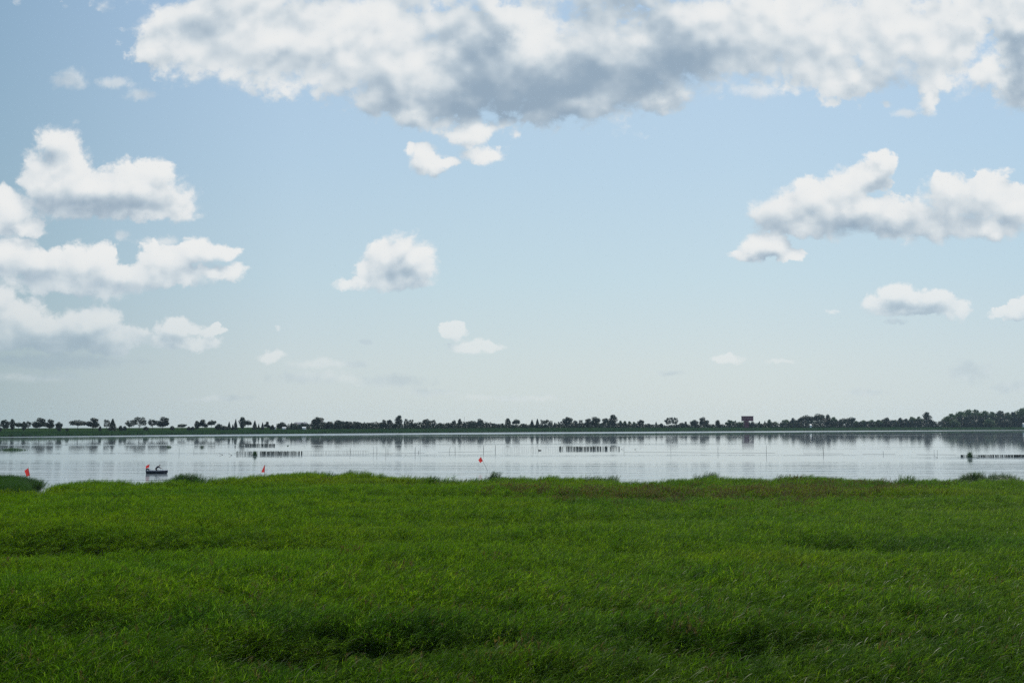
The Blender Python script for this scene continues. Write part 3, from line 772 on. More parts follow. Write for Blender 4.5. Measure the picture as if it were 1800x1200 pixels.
NAMES = {'round': 'round_crowned_tree', 'umbrella': 'flat_crowned_tree', 'sparse': 'thin_crowned_tree', 'cone': 'conical_tree', 'oval': 'oval_crowned_tree', 'bush': 'shoreline_bush', 'wood': 'leafy_tree'}
def place_tree(px, ytop, wpx, kind, label, off=45, green=False, group='trees along the far shore', v=None):
    Y = shore_Y(px) + off; X = (px - 900) / F * Y; z = land_z(px, off)
    H = zat(ytop, Y) - z; W = wpx / F * Y * 1.2
    if v is None: v = random.randint(0, 2)
    cr, tr = (GREEN if green else PROTO)[kind, v]
    t = empty(NAMES[kind], (X, Y, z - .1)); t.scale = (W, W, H); t.rotation_euler = (0, 0, random.uniform(0, 6.28))
    tag(t, label, 'bush' if kind == 'bush' else 'tree', group)
    link('crown', cr, t); link('trunk', tr, t)
    return t
TREES = [
 (2, 748, 9, 'bush', 'low dark bush cut by the left edge of the picture', 35, 0),
 (11.5, 736.5, 14, 'round', 'dark round tree nearest the left edge on the far bank', 50, 0),
 (25, 736.5, 9.5, 'oval', 'slim upright tree, second from the left edge', 50, 0),
 (36, 741, 12, 'umbrella', 'small spreading tree, third from the left edge', 45, 0),
 (45, 741, 9, 'oval', 'small narrow tree, fourth from the left edge', 50, 0),
 (53, 739, 11, 'sparse', 'thin small tree, fifth from the left edge, just left of a big round tree', 50, 0),
 (72, 733, 20, 'round', 'big dark round tree, first large one from the left edge', 45, 0),
 (90, 735.5, 16, 'round', 'medium round tree with see-through crown touching the first big round tree', 50, 0),
 (106, 740.5, 11, 'round', 'small round tree alone left of the wide gap in the far tree row', 50, 0),
 (107.5, 749, 6, 'bush', 'low bush at the foot of the small round tree by the gap', 25, 0),
 (121, 751, 5, 'bush', 'tiny bush standing alone in the wide gap of the tree row', 25, 0),
 (139.5, 737, 23, 'umbrella', 'flat spreading umbrella-shaped tree right of the wide gap', 50, 0),
 (166, 733, 21, 'round', 'big dark round tree just right of the umbrella-shaped tree', 45, 0),
 (178.5, 747, 5, 'bush', 'tiny bush right of the big round tree beside the umbrella-shaped one', 25, 0),
 (190, 737, 10, 'sparse', 'slim thin-crowned tree left of a dark pointed tree', 50, 0),
 (200.5, 736, 15, 'cone', 'dark pointed tree with ragged sides between thin small trees', 45, 0),
 (215, 746, 7, 'bush', 'low bush right of the dark pointed tree', 30, 0),
 (222, 747, 6, 'bush', 'low bush left of the see-through spreading trees', 30, 0),
 (230, 738, 14, 'sparse', 'small see-through tree left of the large airy one', 50, 0),
 (247, 732.5, 24, 'sparse', 'large airy tree with wide see-through crown, above left of the boat', 50, 0),
 (259, 748, 9, 'bush', 'low bush between the two airy trees above the boat', 30, 0),
 (270.5, 735.5, 16, 'sparse', 'airy tree leaning against a dense dark round one, above the boat', 52, 0),
 (288, 731.5, 21, 'round', 'tallest dense dark tree above the boat', 45, 0),
 (305, 747, 7, 'bush', 'small bush right of the dense tree above the boat', 30, 0),
 (322, 744, 14, 'umbrella', 'small flat-topped tree in the gap right of the boat', 45, 0),
 (334, 748, 6, 'bush', 'left one of two small bushes beside the flat-topped small tree', 35, 0),
 (341, 748, 7, 'bush', 'right one of two small bushes beside the flat-topped small tree', 35, 0),
 (348.5, 739.5, 10, 'oval', 'slim tree touching the left side of a dark round pair', 50, 0),
 (358.5, 736, 15, 'round', 'dark round tree between the small bushes and a leafy neighbour', 48, 0),
 (373.5, 737, 13, 'umbrella', 'small tree with leaning crown over low scrub', 48, 0),
 (386, 743, 12, 'bush', 'tall bush left of the row of pointed trees', 40, 0),
 (396, 747, 12, 'bush', 'low wide bush left of the first pointed tree', 40, 0),
 (404.5, 741, 7, 'cone', 'first small pointed tree from the left in the conifer row', 45, 0),
 (411, 745, 5, 'cone', 'tiny pointed tree between two taller pointed ones', 45, 0),
 (416, 736.5, 7.5, 'cone', 'tall narrow pointed tree left of a tall round crowned tree', 45, 0),
 (427.5, 733, 12.5, 'oval', 'tall dark round-topped tree above the left end of the long stake fence', 48, 0),
 (437.5, 737, 12, 'umbrella', 'tree with branches reaching right, beside the tall dark round-topped tree', 50, 0),
 (449.5, 739, 9, 'cone', 'broad pointed tree right of the reaching tree', 45, 0),
 (456.5, 744, 4.5, 'cone', 'tiny narrow pointed tree right of the broad pointed one', 45, 0),
 (463, 742, 6, 'cone', 'slim pointed tree left of a bushy tree above the leftmost fence', 45, 0),
 (471, 740, 10, 'round', 'bushy tree right of the slim pointed tree', 46, 0),
 (480, 745, 8, 'bush', 'low round bush left of a bright gap', 40, 0),
 (497, 740, 18, 'bush', 'broad dark bushy tree standing between two bright gaps', 45, 0),
 (514, 742, 5, 'cone', 'little pointed tree at the left end of the grey-roofed house', 40, 0),
 (560, 732, 21, 'round', 'large airy round tree right of the grey-roofed house', 48, 0),
 (580, 740, 13, 'wood', 'low round tree right of the large airy tree by the house', 42, 0),
 (597, 737.5, 18, 'wood', 'broad dark tree where the dense wood begins', 45, 0),
 (612, 740, 14, 'wood', 'low rounded tree in the dense dark wood left of its flat stretch', 42, 0),
 (628, 740.5, 16, 'wood', 'low rounded tree on the flat stretch of the dense dark wood', 42, 0),
 (675, 736.5, 10, 'round', 'small round tree at the left of a rising group of crowns', 45, 0),
 (686, 736.5, 10, 'round', 'small round tree just left of the tallest crown in the centre-left wood', 47, 0),
 (701.5, 730, 13, 'oval', 'tallest slender-stemmed tree rising from the centre-left wood', 48, 0),
 (714.5, 735.5, 8, 'sparse', 'thin tree right of the tallest centre-left tree', 50, 0),
 (722.5, 737, 9, 'sparse', 'second thin tree right of the tallest centre-left tree', 50, 0),
 (751, 735.5, 15, 'round', 'dark round tree paired with a lighter one in mid wood', 45, 0),
 (762, 736.5, 9.5, 'sparse', 'lighter see-through tree on the right of the mid-wood pair', 48, 0),
 (774, 742, 8, 'round', 'little round tree alone in the dip of the wood', 42, 0),
 (799, 737.5, 9, 'round', 'small round-headed tree left of the thin mast', 45, 0),
 (808.5, 736, 7.5, 'oval', 'slim see-through tree touching the thin mast', 47, 0),
 (830, 738.5, 12, 'round', 'rounded tree right of the thin mast', 45, 0),
 (843, 735, 12.5, 'round', 'high dark tree right above the small red flag on open water', 47, 0),
 (869, 743, 8, 'round', 'little round tree in the low stretch right of the high dark tree', 42, 0),
 (883.5, 743, 8, 'round', 'small round tree left of a tall two-part tree', 42, 0),
 (893, 735, 10.5, 'oval', 'narrow tree of stacked tufts, left one of two alike', 47, 0),
 (907, 735.5, 12, 'umbrella', 'tree with open tufted crown right of the stacked tufts tree', 47, 0),
 (920, 743, 15, 'bush', 'low wide bush right of the open tufted tree', 42, 0),
 (935, 737.5, 10, 'cone', 'pointed tree at the left of a twin-topped clump', 45, 0),
 (944.5, 736, 9, 'cone', 'pointed tree at the right of a twin-topped clump', 46, 0),
 (957, 736, 14, 'sparse', 'pale leafless-looking tree with see-through crown', 50, 0),
 (967.5, 739, 8, 'sparse', 'smaller pale see-through tree beside the leafless-looking one', 50, 0),
 (975, 742, 9, 'cone', 'small dark tree between pale see-through ones', 44, 0),
 (984, 740, 8, 'sparse', 'thin pale tree just left of a big dark double tree', 50, 0),
 (997, 732, 16.5, 'round', 'big dark tree standing above the dense part of the central fence', 45, 0),
 (1010, 738, 11, 'round', 'smaller dark tree joined to the right of the big dark one', 46, 0),
 (1020, 737.5, 7, 'sparse', 'spindly tree in the gap between the two dark groups', 50, 0),
 (1035, 734.5, 17, 'round', 'left crown of the massive dark tree group', 45, 0),
 (1045, 731.5, 18, 'round', 'domed middle crown of the massive dark tree group', 47, 0),
 (1064, 734, 14, 'round', 'lower crown filling between the dome and the tallest crown', 46, 0),
 (1077, 729, 16, 'oval', 'tallest blocky dark tree near the middle of the far bank', 45, 0),
 (1090, 739, 7, 'oval', 'first young pale tree of a short row right of the tallest blocky tree', 45, 1),
 (1098, 739.5, 7, 'oval', 'second young pale tree of the short row', 45, 1),
 (1106, 740, 7, 'oval', 'third young pale tree of the short row', 45, 1),
 (1114, 741, 7, 'oval', 'last young pale tree of the short row', 45, 1),
 (1125.5, 737, 11, 'round', 'dark tree rising at the end of the short pale row', 46, 0),
 (1140, 743, 11, 'bush', 'flat-topped bush right of the short pale row', 42, 0),
 (1152.5, 741, 6.5, 'cone', 'small pointed tree above the dark floating speck', 44, 0),
 (1161.5, 743, 7, 'round', 'small round tree right of the small pointed one', 44, 0),
 (1173, 733.5, 11, 'sparse', 'tall airy tree, left one of an airy pair', 50, 0),
 (1184.5, 733, 13, 'sparse', 'tall airy tree, right one of an airy pair', 50, 0),
 (1198, 742, 10, 'round', 'low round tree right of the airy pair', 44, 0),
 (1204, 740, 8, 'round', 'low round tree, second right of the airy pair', 46, 0),
 (1220, 737, 14, 'round', 'dark bushy tree left of the high-crowned tree by the pole', 45, 0),
 (1235.5, 732, 15, 'round', 'high airy-crowned tree left of the maroon tower', 48, 0),
 (1242, 742, 11, 'bush', 'dark bush under the high airy-crowned tree', 42, 0),
 (1253, 744, 6, 'bush', 'small bush left of the lone domed tree', 42, 0),
 (1260.5, 738, 9, 'oval', 'lone domed tree midway between the airy tree and the maroon tower', 45, 0),
 (1280, 737, 12, 'round', 'leafy green tree, first of three left of the maroon tower', 47, 1),
 (1288, 737.5, 9, 'sparse', 'see-through tree, second of three left of the maroon tower', 47, 1),
 (1299, 741, 12, 'round', 'low green tree touching the left of the maroon tower', 44, 1),
 (1320.5, 740, 8, 'round', 'dark tree under the right end of the maroon tower', 30, 0),
 (1333.5, 740, 8, 'cone', 'small pointed tree, first right of the maroon tower', 44, 1),
 (1343, 739.5, 7, 'cone', 'small pointed tree, second right of the maroon tower', 44, 1),
 (1351, 737, 8, 'oval', 'slim upright tree, third right of the maroon tower', 46, 1),
 (1361, 740, 10, 'round', 'low green round tree right of the slim upright one', 44, 1),
 (1380, 736.5, 15, 'round', 'broad green tree left of the raised wood', 45, 1),
 (1393, 734, 10, 'wood', 'upright tree at the left foot of the raised wood', 47, 0),
 (1402, 735, 9, 'wood', 'second upright tree at the left foot of the raised wood', 47, 0),
 (1415, 728.5, 21, 'umbrella', 'flat layered tree forming the left shoulder of the raised wood', 50, 0),
 (1437, 725.5, 19, 'umbrella', 'tall wind-shaped tree topping the raised wood', 50, 0),
 (1453.5, 728.5, 10, 'oval', 'narrow crown right of the wind-shaped top tree', 49, 0),
 (1463, 732, 12, 'wood', 'sloping crown at the right of the raised wood', 47, 1),
 (1480.5, 734, 12, 'umbrella', 'flat-topped tree, left one of two right of the raised wood', 48, 0),
 (1494, 732, 13, 'umbrella', 'flat-topped tree, right one of two right of the raised wood', 48, 0),
 (1503, 739, 9, 'wood', 'low tree right of the two flat-topped trees', 45, 1),
 (1516, 737.5, 11, 'wood', 'low dark tree, left one in the even low stretch', 46, 1),
 (1530, 737, 12, 'wood', 'low green tree, middle one in the even low stretch', 46, 1),
 (1543, 737, 12, 'wood', 'low green tree, right one in the even low stretch', 46, 1),
 (1556, 733, 14, 'wood', 'domed tree rising from the even low stretch', 47, 0),
 (1572, 738, 11, 'wood', 'low green tree right of the domed one', 46, 1),
 (1581, 733.5, 10, 'wood', 'left crown of a rising dark group before the gap', 47, 0),
 (1591, 735, 10, 'wood', 'second crown of the rising dark group before the gap', 47, 0),
 (1602, 731.5, 13, 'wood', 'third crown of the rising dark group before the gap', 48, 1),
 (1614, 731.5, 11, 'wood', 'fourth crown, joining the tall tower-like tree', 48, 1),
 (1627, 724.5, 15, 'oval', 'tall tower-like tree left of the gap before the green wood', 48, 0),
 (1636, 737, 9, 'wood', 'low tree at the right foot of the tower-like tree', 45, 0),
 (1661, 731, 15, 'wood', 'left end tree of the big green wood, lowest of its edge', 45, 1),
 (1671, 726, 17, 'wood', 'second tree from the left in the big green wood', 48, 1),
 (1684, 722, 19, 'wood', 'third tree from the left in the big green wood', 52, 1),
 (1698, 718.5, 20, 'wood', 'left one of the two highest domes of the big green wood', 55, 1),
 (1712, 719, 19, 'wood', 'right one of the two highest domes of the big green wood', 55, 1),
 (1727, 721, 19, 'wood', 'tree right of the domes of the big green wood', 52, 1),
 (1740, 723, 17, 'wood', 'tree with slightly sunken top in the middle of the green wood', 50, 1),
 (1755, 721, 20, 'wood', 'broad dark crown left of the wood dip near the right edge', 52, 0),
 (1769, 724, 16, 'wood', 'lower crown in the dip near the right edge', 50, 1),
 (1779, 723, 14, 'wood', 'dark crown at the foot of the tall edge tree', 47, 0),
 (1792, 716, 18, 'wood', 'tall leafy tree near the right edge of the far bank', 50, 1),
 (1803, 713, 18, 'wood', 'tallest tree cut by the right edge of the picture', 52, 1),
 (1676, 734, 16, 'bush', 'front bush at the left foot of the big green wood', 25, 1),
 (1706, 733, 18, 'bush', 'front bush below the domes of the big green wood', 25, 0),
 (1736, 733, 18, 'bush', 'front bush in the middle of the big green wood', 25, 1),
 (1764, 735, 18, 'bush', 'front bush below the dip of the big green wood', 25, 0),
]
for (px, yt, w, kd, lb, off, gr) in TREES:
    place_tree(px, yt, w, kd, lb, off, bool(gr))

# ------------------------------------------------------------------ structures on the far bank
def build_tower():
    Y = shore_Y(1312) + 22; sc = Y / F; X = (1312.5 - 900) * sc; z0 = 2.3
    top = zat(731.5, Y); bot = zat(739.3, Y)
    t = empty('lookout_tower', (X, Y, z0)); tag(t, 'maroon box-shaped lookout tower on a narrow base among the far trees', 'tower')
    W = 18.5 * sc; D = 7.0
    MB().box((0, 0, (top + bot) / 2 - z0), (W, D, top - bot)).obj('cabin', M['tower_red'], t)
    rf = MB().box((0, 0, top - z0 + .16), (W + .8, D + .8, .3)); rf.obj('roof', M['tower_leg'], t)
    MB().box((0, 0, bot - z0 - .12), (W + .3, D + .3, .22)).obj('deck', M['tower_leg'], t)
    MB().box((-1.2 * sc * 1.5, 0, (bot - z0) / 2 - .35), (7.2 * sc, 4.0, bot - z0 + .2)).obj('stairwell', M['tower_red'], t)
    for sx in (-.46, .46):
        for sy in (-.44, .44):
            MB().box((sx * W, sy * D, (bot - z0) / 2 - .4), (.28, .28, bot - z0 + .3)).obj('leg', M['tower_leg'], t)
    for k in range(5):
        w = MB().box((-W / 2 + W * (k + .5) / 5, -D / 2 - .03, (top - z0) - 2.1), (W / 5 * .62, .06, 1.1)).obj('window', M['pane'], t)
    for k in range(7):
        MB().box((0, -D / 2 - .02, bot - z0 + .35 + k * .28), (W, .05, .05))
build_tower()

def build_house():
    Y = shore_Y(530) + 70; sc = Y / F; X = (530 - 900) * sc; z0 = 2.9
    ze = zat(745.2, Y) - z0; zr = zat(741.8, Y) - z0; W = 23 * sc; D = 7
    t = empty('farmhouse', (X, Y, z0)); tag(t, 'low pale farmhouse with a long grey roof half hidden behind the trees', 'house')
    MB().box((0, 0, ze / 2 - .2), (W - .8, D - .8, ze + .4)).obj('wall', M['house_wall'], t)
    rb = MB(); a, b = W / 2, D / 2
    rb.V = [(-a, -b, ze), (a, -b, ze), (a, b, ze), (-a, b, ze), (-a + .5, 0, zr), (a - .5, 0, zr)]
    rb.F = [(0, 1, 5, 4), (1, 2, 5), (2, 3, 4, 5), (3, 0, 4), (0, 3, 2, 1)]
    rf = rb.obj('roof', M['house_roof'], t)
    MB().box((W * .28, 1.0, zr - .1), (.6, .6, 1.0)).obj('chimney', M['house_wall'], rf)
    for k in range(4):
        MB().box((-W / 2 + W * (k + .5) / 4, -D / 2 + .36, ze * .55), (1.1, .08, 1.2)).obj('window', M['pane'], t)
    MB().box((W * .02, -D / 2 + .35, .9), (1.0, .1, 2.0)).obj('door', M['tower_leg'], t)
build_house()

def build_mast():
    Y = shore_Y(816) + 90; X = (816.5 - 900) / F * Y; z0 = 3.0; H = zat(732, Y) - z0
    t = empty('radio_mast', (X, Y, z0)); tag(t, 'thin dark radio mast rising out of the wood', 'mast')
    MB().tube([(0, 0, -.3), (0, 0, H)], [.16, .09], 6).obj('pole', M['wood'], t)
    MB().box((0, 0, H * .93), (.9, .06, .06)).obj('crossbar', M['wood'], t)
build_mast()

def build_shed_or_gap(px, py, off, lab, w=3.6):
    Y = shore_Y(px) + off; z = land_z(px, off) ; X = (px - 900) / F * Y
    zz = zat(py, Y)
    t = empty('shed_or_bright_gap', (X, Y, z)); tag(t, lab, 'shed', 'small white sheds and bright gaps on the far bank')
    h = zz - z + .6
    MB().box((0, 0, h / 2 - .1), (w, 2.2, h)).obj('wall', M['white'], t)
    rb = MB(); a, b = w / 2 + .15, 1.3
    rb.V = [(-a, -b, h), (a, -b, h), (a, b, h), (-a, b, h), (-a, 0, h + .6), (a, 0, h + .6)]
    rb.F = [(0, 1, 5, 4), (1, 2, 5), (2, 3, 4, 5), (3, 0, 4), (0, 3, 2, 1)]
    rb.obj('roof', M['white'], t)
build_shed_or_gap(483, 751.0, 55, 'small white shed in the bright gap left of the broad bushy tree')
build_shed_or_gap(501, 752.8, 35, 'bright gap built as a small white block under the broad bushy tree left of the farmhouse', 3.0)  # light showing between the trees, modelled as a white block
build_shed_or_gap(536, 752.4, 30, 'bright gap built as a small white block in front of the grey-roofed farmhouse', 3.0)  # bright gap by the house, modelled as a white block
build_shed_or_gap(1423, 747.5, 20, 'tiny white shed below the flat layered tree of the raised wood', 1.6)
build_shed_or_gap(1796, 745.2, 20, 'white shed at the foot of the tallest trees by the right edge', 2.4)

# ------------------------------------------------------------------ stake fences in the water
def stake_mb(h, lean=0.0, r=.035, az=0.0):
    dx, dy = math.cos(az) * lean, math.sin(az) * lean
    return MB().tube([(0, 0, -.9), (dx * .5, dy * .5, h * .5), (dx, dy, h)], [r * 1.1, r, r * .7], 5)

def stake_fence(name_label, x0, y0, x1, y1, hpx, n, dense, r=.03, panels=()):
    a = wp(x0, y0); b = wp(x1, y1); c = (a + b) / 2; Yr = c.y
    t = empty('stake_fence', c); tag(t, name_label, 'fishing fence', 'stake fences set across the lake')
    H = hpx * Yr / F
    Ln = (b - a).length
    for i in range(n):
        f = (i + random.uniform(-.25, .25)) / max(1, n - 1); f = min(max(f, 0), 1)
        p = a.lerp(b, f) - c
        s = stake_mb(H * random.uniform(.9, 1.12), random.uniform(-.12, .12), r * random.uniform(.6, 1.05), random.uniform(-.5, .5)).obj('stake', M['wood'], t); s.location = p
    # split-cane screen tied along the stakes, thicker where 'panels' say
    if panels:
        m = MB()
        for (f0, f1, cover, hh) in panels:
            step = .105; L0 = f0 * Ln; L1 = f1 * Ln; s = L0
            while s < L1:
                if random.random() < cover:
                    p = a.lerp(b, s / Ln) - c; h = H * hh * random.uniform(.8, 1.03)
                    m.box((p.x, p.y + .05, h / 2 - .25), (random.uniform(.05, .13), .02, h + .5), rz=random.uniform(-.3, .3), ry=random.uniform(-.04, .04))
                s += step
        m.obj('screen', M['netting'], t)
    # top cord
    MB().tube([tuple(a - c + Vector((0, 0, H * .86))), (0, 0, H * .83), tuple(b - c + Vector((0, 0, H * .87)))], [.014] * 3, 4).obj('cord', M['rope'], t)
    return t
stake_fence('long stake fence with dark cane screen, above the middle red flag in the reeds', 415.5, 798, 531.5, 798, 5.6, 44, 1, .045,
            [(0, .20, .55, .95), (.20, .23, .95, 1), (.23, .32, .60, .95), (.36, .43, .9, 1), (.43, .46, .5, 1), (.46, .55, .95, 1), (.55, .72, .8, 1), (.72, .9, .85, 1), (.9, .96, .5, 1), (.985, 1, 1, 1.05)])
stake_fence('thin row of bare stakes continuing right from the long dark-screened fence', 533, 797, 648, 796.4, 5.0, 40, 0, .030)
stake_fence('short far stake fence with a dark screen left of centre, behind the long one', 420, 783.2, 483.5, 783.2, 3.8, 24, 1, .05,
            [(0, .18, .6, .9), (.18, .45, .95, 1), (.45, .7, .8, 1), (.7, 1, .9, 1)])
stake_fence('faint row of far stakes in front of the row of pointed trees', 338, 784, 418, 783.4, 3.6, 18, 0, .035)
stake_fence('faint row of bare stakes right of the red flag on open water', 884, 791.4, 982, 790.6, 6.0, 34, 0, .026)
stake_fence('stake fence with the densest dark screen, below the middle of the far bank', 983, 789.4, 1089, 789.2, 5.2, 42, 1, .045,
            [(0, .03, 1, 1.05), (.03, .12, .35, .9), (.12, .16, .95, 1), (.16, .52, .82, 1), (.52, .62, .92, 1), (.62, .8, .72, 1), (.8, .96, .25, .9), (.985, 1, 1, 1)])
stake_fence('dark stake fence running out of the picture at the right', 1689, 802.6, 1830, 802.3, 3.9, 60, 1, .055,
            [(0, .03, 1, 1), (.03, .12, .35, .9), (.2, .34, .6, .9), (.34, .5, .62, 1), (.5, .6, .8, 1), (.6, .85, .9, 1), (.85, 1, .85, 1)])

def lone_stake(px, ybase, ytop, lab, r=.04, lean=0.0, mat='wood'):
    p = wp(px, ybase); H = (ybase - ytop) * p.y / F
    o = stake_mb(H, lean, r).obj('mooring_stake', M[mat]); o.location = p
    tag(o, lab, 'stake', 'single stakes standing in the lake'); return o
for a in [(340.5, 794.5, 788.5, 'short stake standing right of the boat, left of the leaning sticks'),
          (315, 796, 786, 'thin stake right above the boat bow'),
          (610, 795.5, 790.8, 'short dark stake at the left of the bare stake row end'),
          (615.5, 796, 786.5, 'taller dark stake near the end of the bare stake row'),
          (656.5, 796, 784.5, 'tall thin stake just right of the bare stake row'),
          (662.5, 796, 785, 'second tall thin stake right of the bare stake row'),
          (678.5, 796, 784.5, 'tall dark stake, third right of the bare stake row'),
          (682, 795.5, 788, 'short stake leaning on the third tall stake'),
          (729.5, 795.5, 784.5, 'tall faint stake left of a short dark pair'),
          (735.5, 795.5, 791.6, 'short dark stake, left of a close pair'),
          (738.5, 796, 783.5, 'taller stake, right of a close pair'),
          (789, 795, 784, 'slanting thin stake, left of a pair before the red flag on water'),
          (800, 794.5, 785, 'straight dark stake, right of a pair before the red flag on water'),
          (850, 793.5, 782.5, 'dark stake directly above the red flag on open water'),
          (870.5, 793.5, 782, 'tall dark stake right of the red flag on open water'),
          (937, 792, 785, 'thicker stake inside the faint stake row'),
          (1096.8, 792.5, 784, 'thin stake right of the densest fence'),
          (1179.3, 794, 780.5, 'lone tall stake below the airy tree pair'),
          (1262, 795, 784.5, 'lone thin stake below the lone domed tree, left of the tower'),
          (1347, 796, 782, 'lone thin stake right of the maroon tower reflection'),
          (1447.5, 796.5, 785, 'darkest lone stake, below the raised wood'),
          (1552.5, 798, 792.5, 'short lone stake below the domed tree'),
          (1642, 798, 789.5, 'thin stake, left of a pair left of the right-hand fence'),
          (1647.5, 798, 790, 'thin stake, right of a pair left of the right-hand fence')]:
    lone_stake(a[0], a[1], a[2], a[3], r=random.uniform(.035, .06) * (1.4 if 'dark' in a[3] else 1), lean=.5 if 'slanting' in a[3] else random.uniform(-.1, .1))

def leaning_stick(px, py, dx, dyp, lab):
    """a fallen stick poking out of the water at a low angle"""
    p = wp(px, py); k = p.y / F
    o = MB().tube([(-dx * k, 0, dyp * k), (0, 0, 0), (dx * k * .3, 0, -.3)], [.03, .06, .06], 5).obj('fallen_stick', M['wood']); o.location = p
    tag(o, lab, 'stick', 'sticks poking out of the lake')
leaning_stick(392, 799.2, 7, 2.8, 'dark stick leaning left out of the water, farther left of the long fence')
leaning_stick(408, 800.2, 6, 3.2, 'dark stick leaning left out of the water, just left of the long fence')
leaning_stick(1092, 789.6, -3, 2.2, 'small stick beside the right end of the densest fence')
leaning_stick(1115, 789.8, -5, 2.6, 'V-like stick lying right of the densest fence')
leaning_stick(1648, 804.2, 6, 3.4, 'dark stick lying at the foot of the right-hand stake pair')
leaning_stick(1720, 805.0, 9, 2.6, 'stick lying beside the reed tuft in the right-hand fence')

# net float lines between the stakes
def float_line(pts, lab):
    ws = [wp(x, y) for x, y in pts]; c = ws[0]
    P = []
    for a, b in zip(ws[:-1], ws[1:]):
        for k in range(12): P.append(tuple(a.lerp(b, k / 12) - c + Vector((0, random.uniform(-.5, .5), .015))))
    o = MB().tube(P, [.022] * len(P), 5).obj('float_line', M['rope']); o.location = c
    tag(o, lab, 'net line', 'net lines floating on the lake')
float_line([(650, 796.2), (680, 796.8), (752, 795.6)], 'dark net line on the water between the bare stake row and the close pair')
float_line([(770, 794.8), (800, 794.4), (872, 793.2)], 'dark net line on the water running up to the stake by the red flag')
float_line([(1098, 794.4), (1180, 794.6), (1262, 795.6), (1372, 796.2)], 'long faint net line passing the three lone stakes near the tower reflection')
float_line([(1412, 796.8), (1448, 796.8), (1486, 797.2)], 'short net line through the darkest lone stake')
float_line([(1516, 798.0), (1552, 798.0), (1576, 798.2)], 'short net line through the short lone stake')
float_line([(1612, 798.6), (1688, 798.8)], 'net line leading to the right-hand fence')

# floating weed and tufts
def weed(px, py, w, h, lab, nm='reed_tuft', cat='reed tuft', mat='farreed', n=60):
    p = wp(px, py); k = p.y / F; V = []; Fc = []; Mi = []
    for i in range(n):
        x = random.gauss(0, .26) * w * k; y = random.gauss(0, .3) * max(.5, w * k * .5)
        H = h * k * random.uniform(.6, 1.05) * math.exp(-(x / (w * k * .5)) ** 2 * .8)
        blade_set(V, Fc, Mi, (x, y, -.1), random.uniform(0, 6.28), H * 1.1 + .15, .11, random.uniform(.0, .3), random.uniform(.1, .9), 0)
    o = link(nm, mesh_np(nm, V, Fc, M[mat])); o.location = p
    tag(o, lab, cat, 'tufts and weed islands in the lake')
weed(1705, 803.5, 8, 11, 'dark upright reed tuft growing through the right-hand fence', n=170)
weed(448, 800, 8, 8.5, 'green reed tuft growing through the long stake fence', mat='farreed', n=110)
weed(297, 786, 9, 4, 'dark weed tuft on the water above the boat', n=70)
weed(355, 786.5, 7, 4, 'small dark weed tuft at the start of the faint far stake row', n=50)
weed(22, 791, 44, 4.5, 'long low dark weed island at the left edge of the lake', nm='weed_island', cat='weed', n=420)
weed(1153, 763, 4, 3.5, 'dark speck-like tuft close under the far bank right of centre', n=40)
weed(506, 783.5, 4, 2, 'tiny dark tuft right of the short far fence', n=20)

# a water bird resting on the line right of the flag
def duck():
    p = wp(949, 791.6); m = bmesh.new()
    bmesh.ops.create_uvsphere(m, u_segments=14, v_segments=9, radius=1)
    for v in m.verts:
        x, y, z = v.co; taper = 1 - .35 * max(0, -x)
        v.co = (x * .34, y * .15 * taper, z * .13 * taper + (.08 * max(0, -x) ** 2) + .06)
    me = bpy.data.meshes.new('body'); m.to_mesh(me); m.free(); me.materials.append(M['bark'])
    for q in me.polygons: q.use_smooth = True
    t = empty('duck', p); t.scale = (1.6, 1.6, 1.6); tag(t, 'small dark duck swimming left beside the faint stake row', 'duck'); t.rotation_euler = (0, 0, 3.14)
    link('body', me, t)
    MB().tube([(.24, 0, .08), (.31, 0, .20), (.34, 0, .28), (.40, 0, .27)], [.06, .045, .055, .03], 8).obj('head', M['bark'], t, True)
    MB().tube([(.42, 0, .27), (.50, 0, .25)], [.02, .01], 6).obj('beak', M['wood'], t)
duck()
# ------------------------------------------------------------------ red marker flags
def cloth(pts, name='flag_cloth', bulge=.05, nx=10, ny=8):
    """a cloth spread over four corners (a,b,c,d), rippled"""
    a, b, c, d = [Vector(p) for p in pts]; V = []; Fc = []
    for j in range(ny + 1):
        for i in range(nx + 1):
            u, v = i / nx, j / ny
            p = a.lerp(b, u).lerp(d.lerp(c, u), v)
            p += Vector((0, 1, 0)) * (math.sin(u * 7 + v * 2) * bulge * u) + Vector((0, 0, 1)) * (math.sin(u * 5 + 1) * bulge * .4 * u)
            V.append(tuple(p))
    for j in range(ny):
        for i in range(nx):
            k = j * (nx + 1) + i; Fc.append((k, k + 1, k + nx + 2, k + nx + 1))
    me = mesh_np(name, V, Fc, M['flag'], True)
    return me

def flag(px, py, corners, pole, lab):
    """corners and pole ends in picture units relative to (px, py), at the distance of the water point"""
    Y = py if py < 0 else None
    return
def flag_at(base_px, base_py, base_z, corners, pole, lab):
    p = wp(base_px, base_py, base_z); k = p.y / F * 1.0
    q = lambda c: ((c[0] - base_px) * k, (c[2] if len(c) > 2 else 0), -(c[1] - base_py) * k)
    t = empty('marker_flag', p); tag(t, lab, 'flag', 'red marker flags')
    a, b = q(pole[0]), q(pole[1])
    MB().tube([a, b], [.03, .022], 6).obj('pole', M['wood'], t)
    me = cloth([q(c) for c in corners]); link('cloth', me, t)
    return t
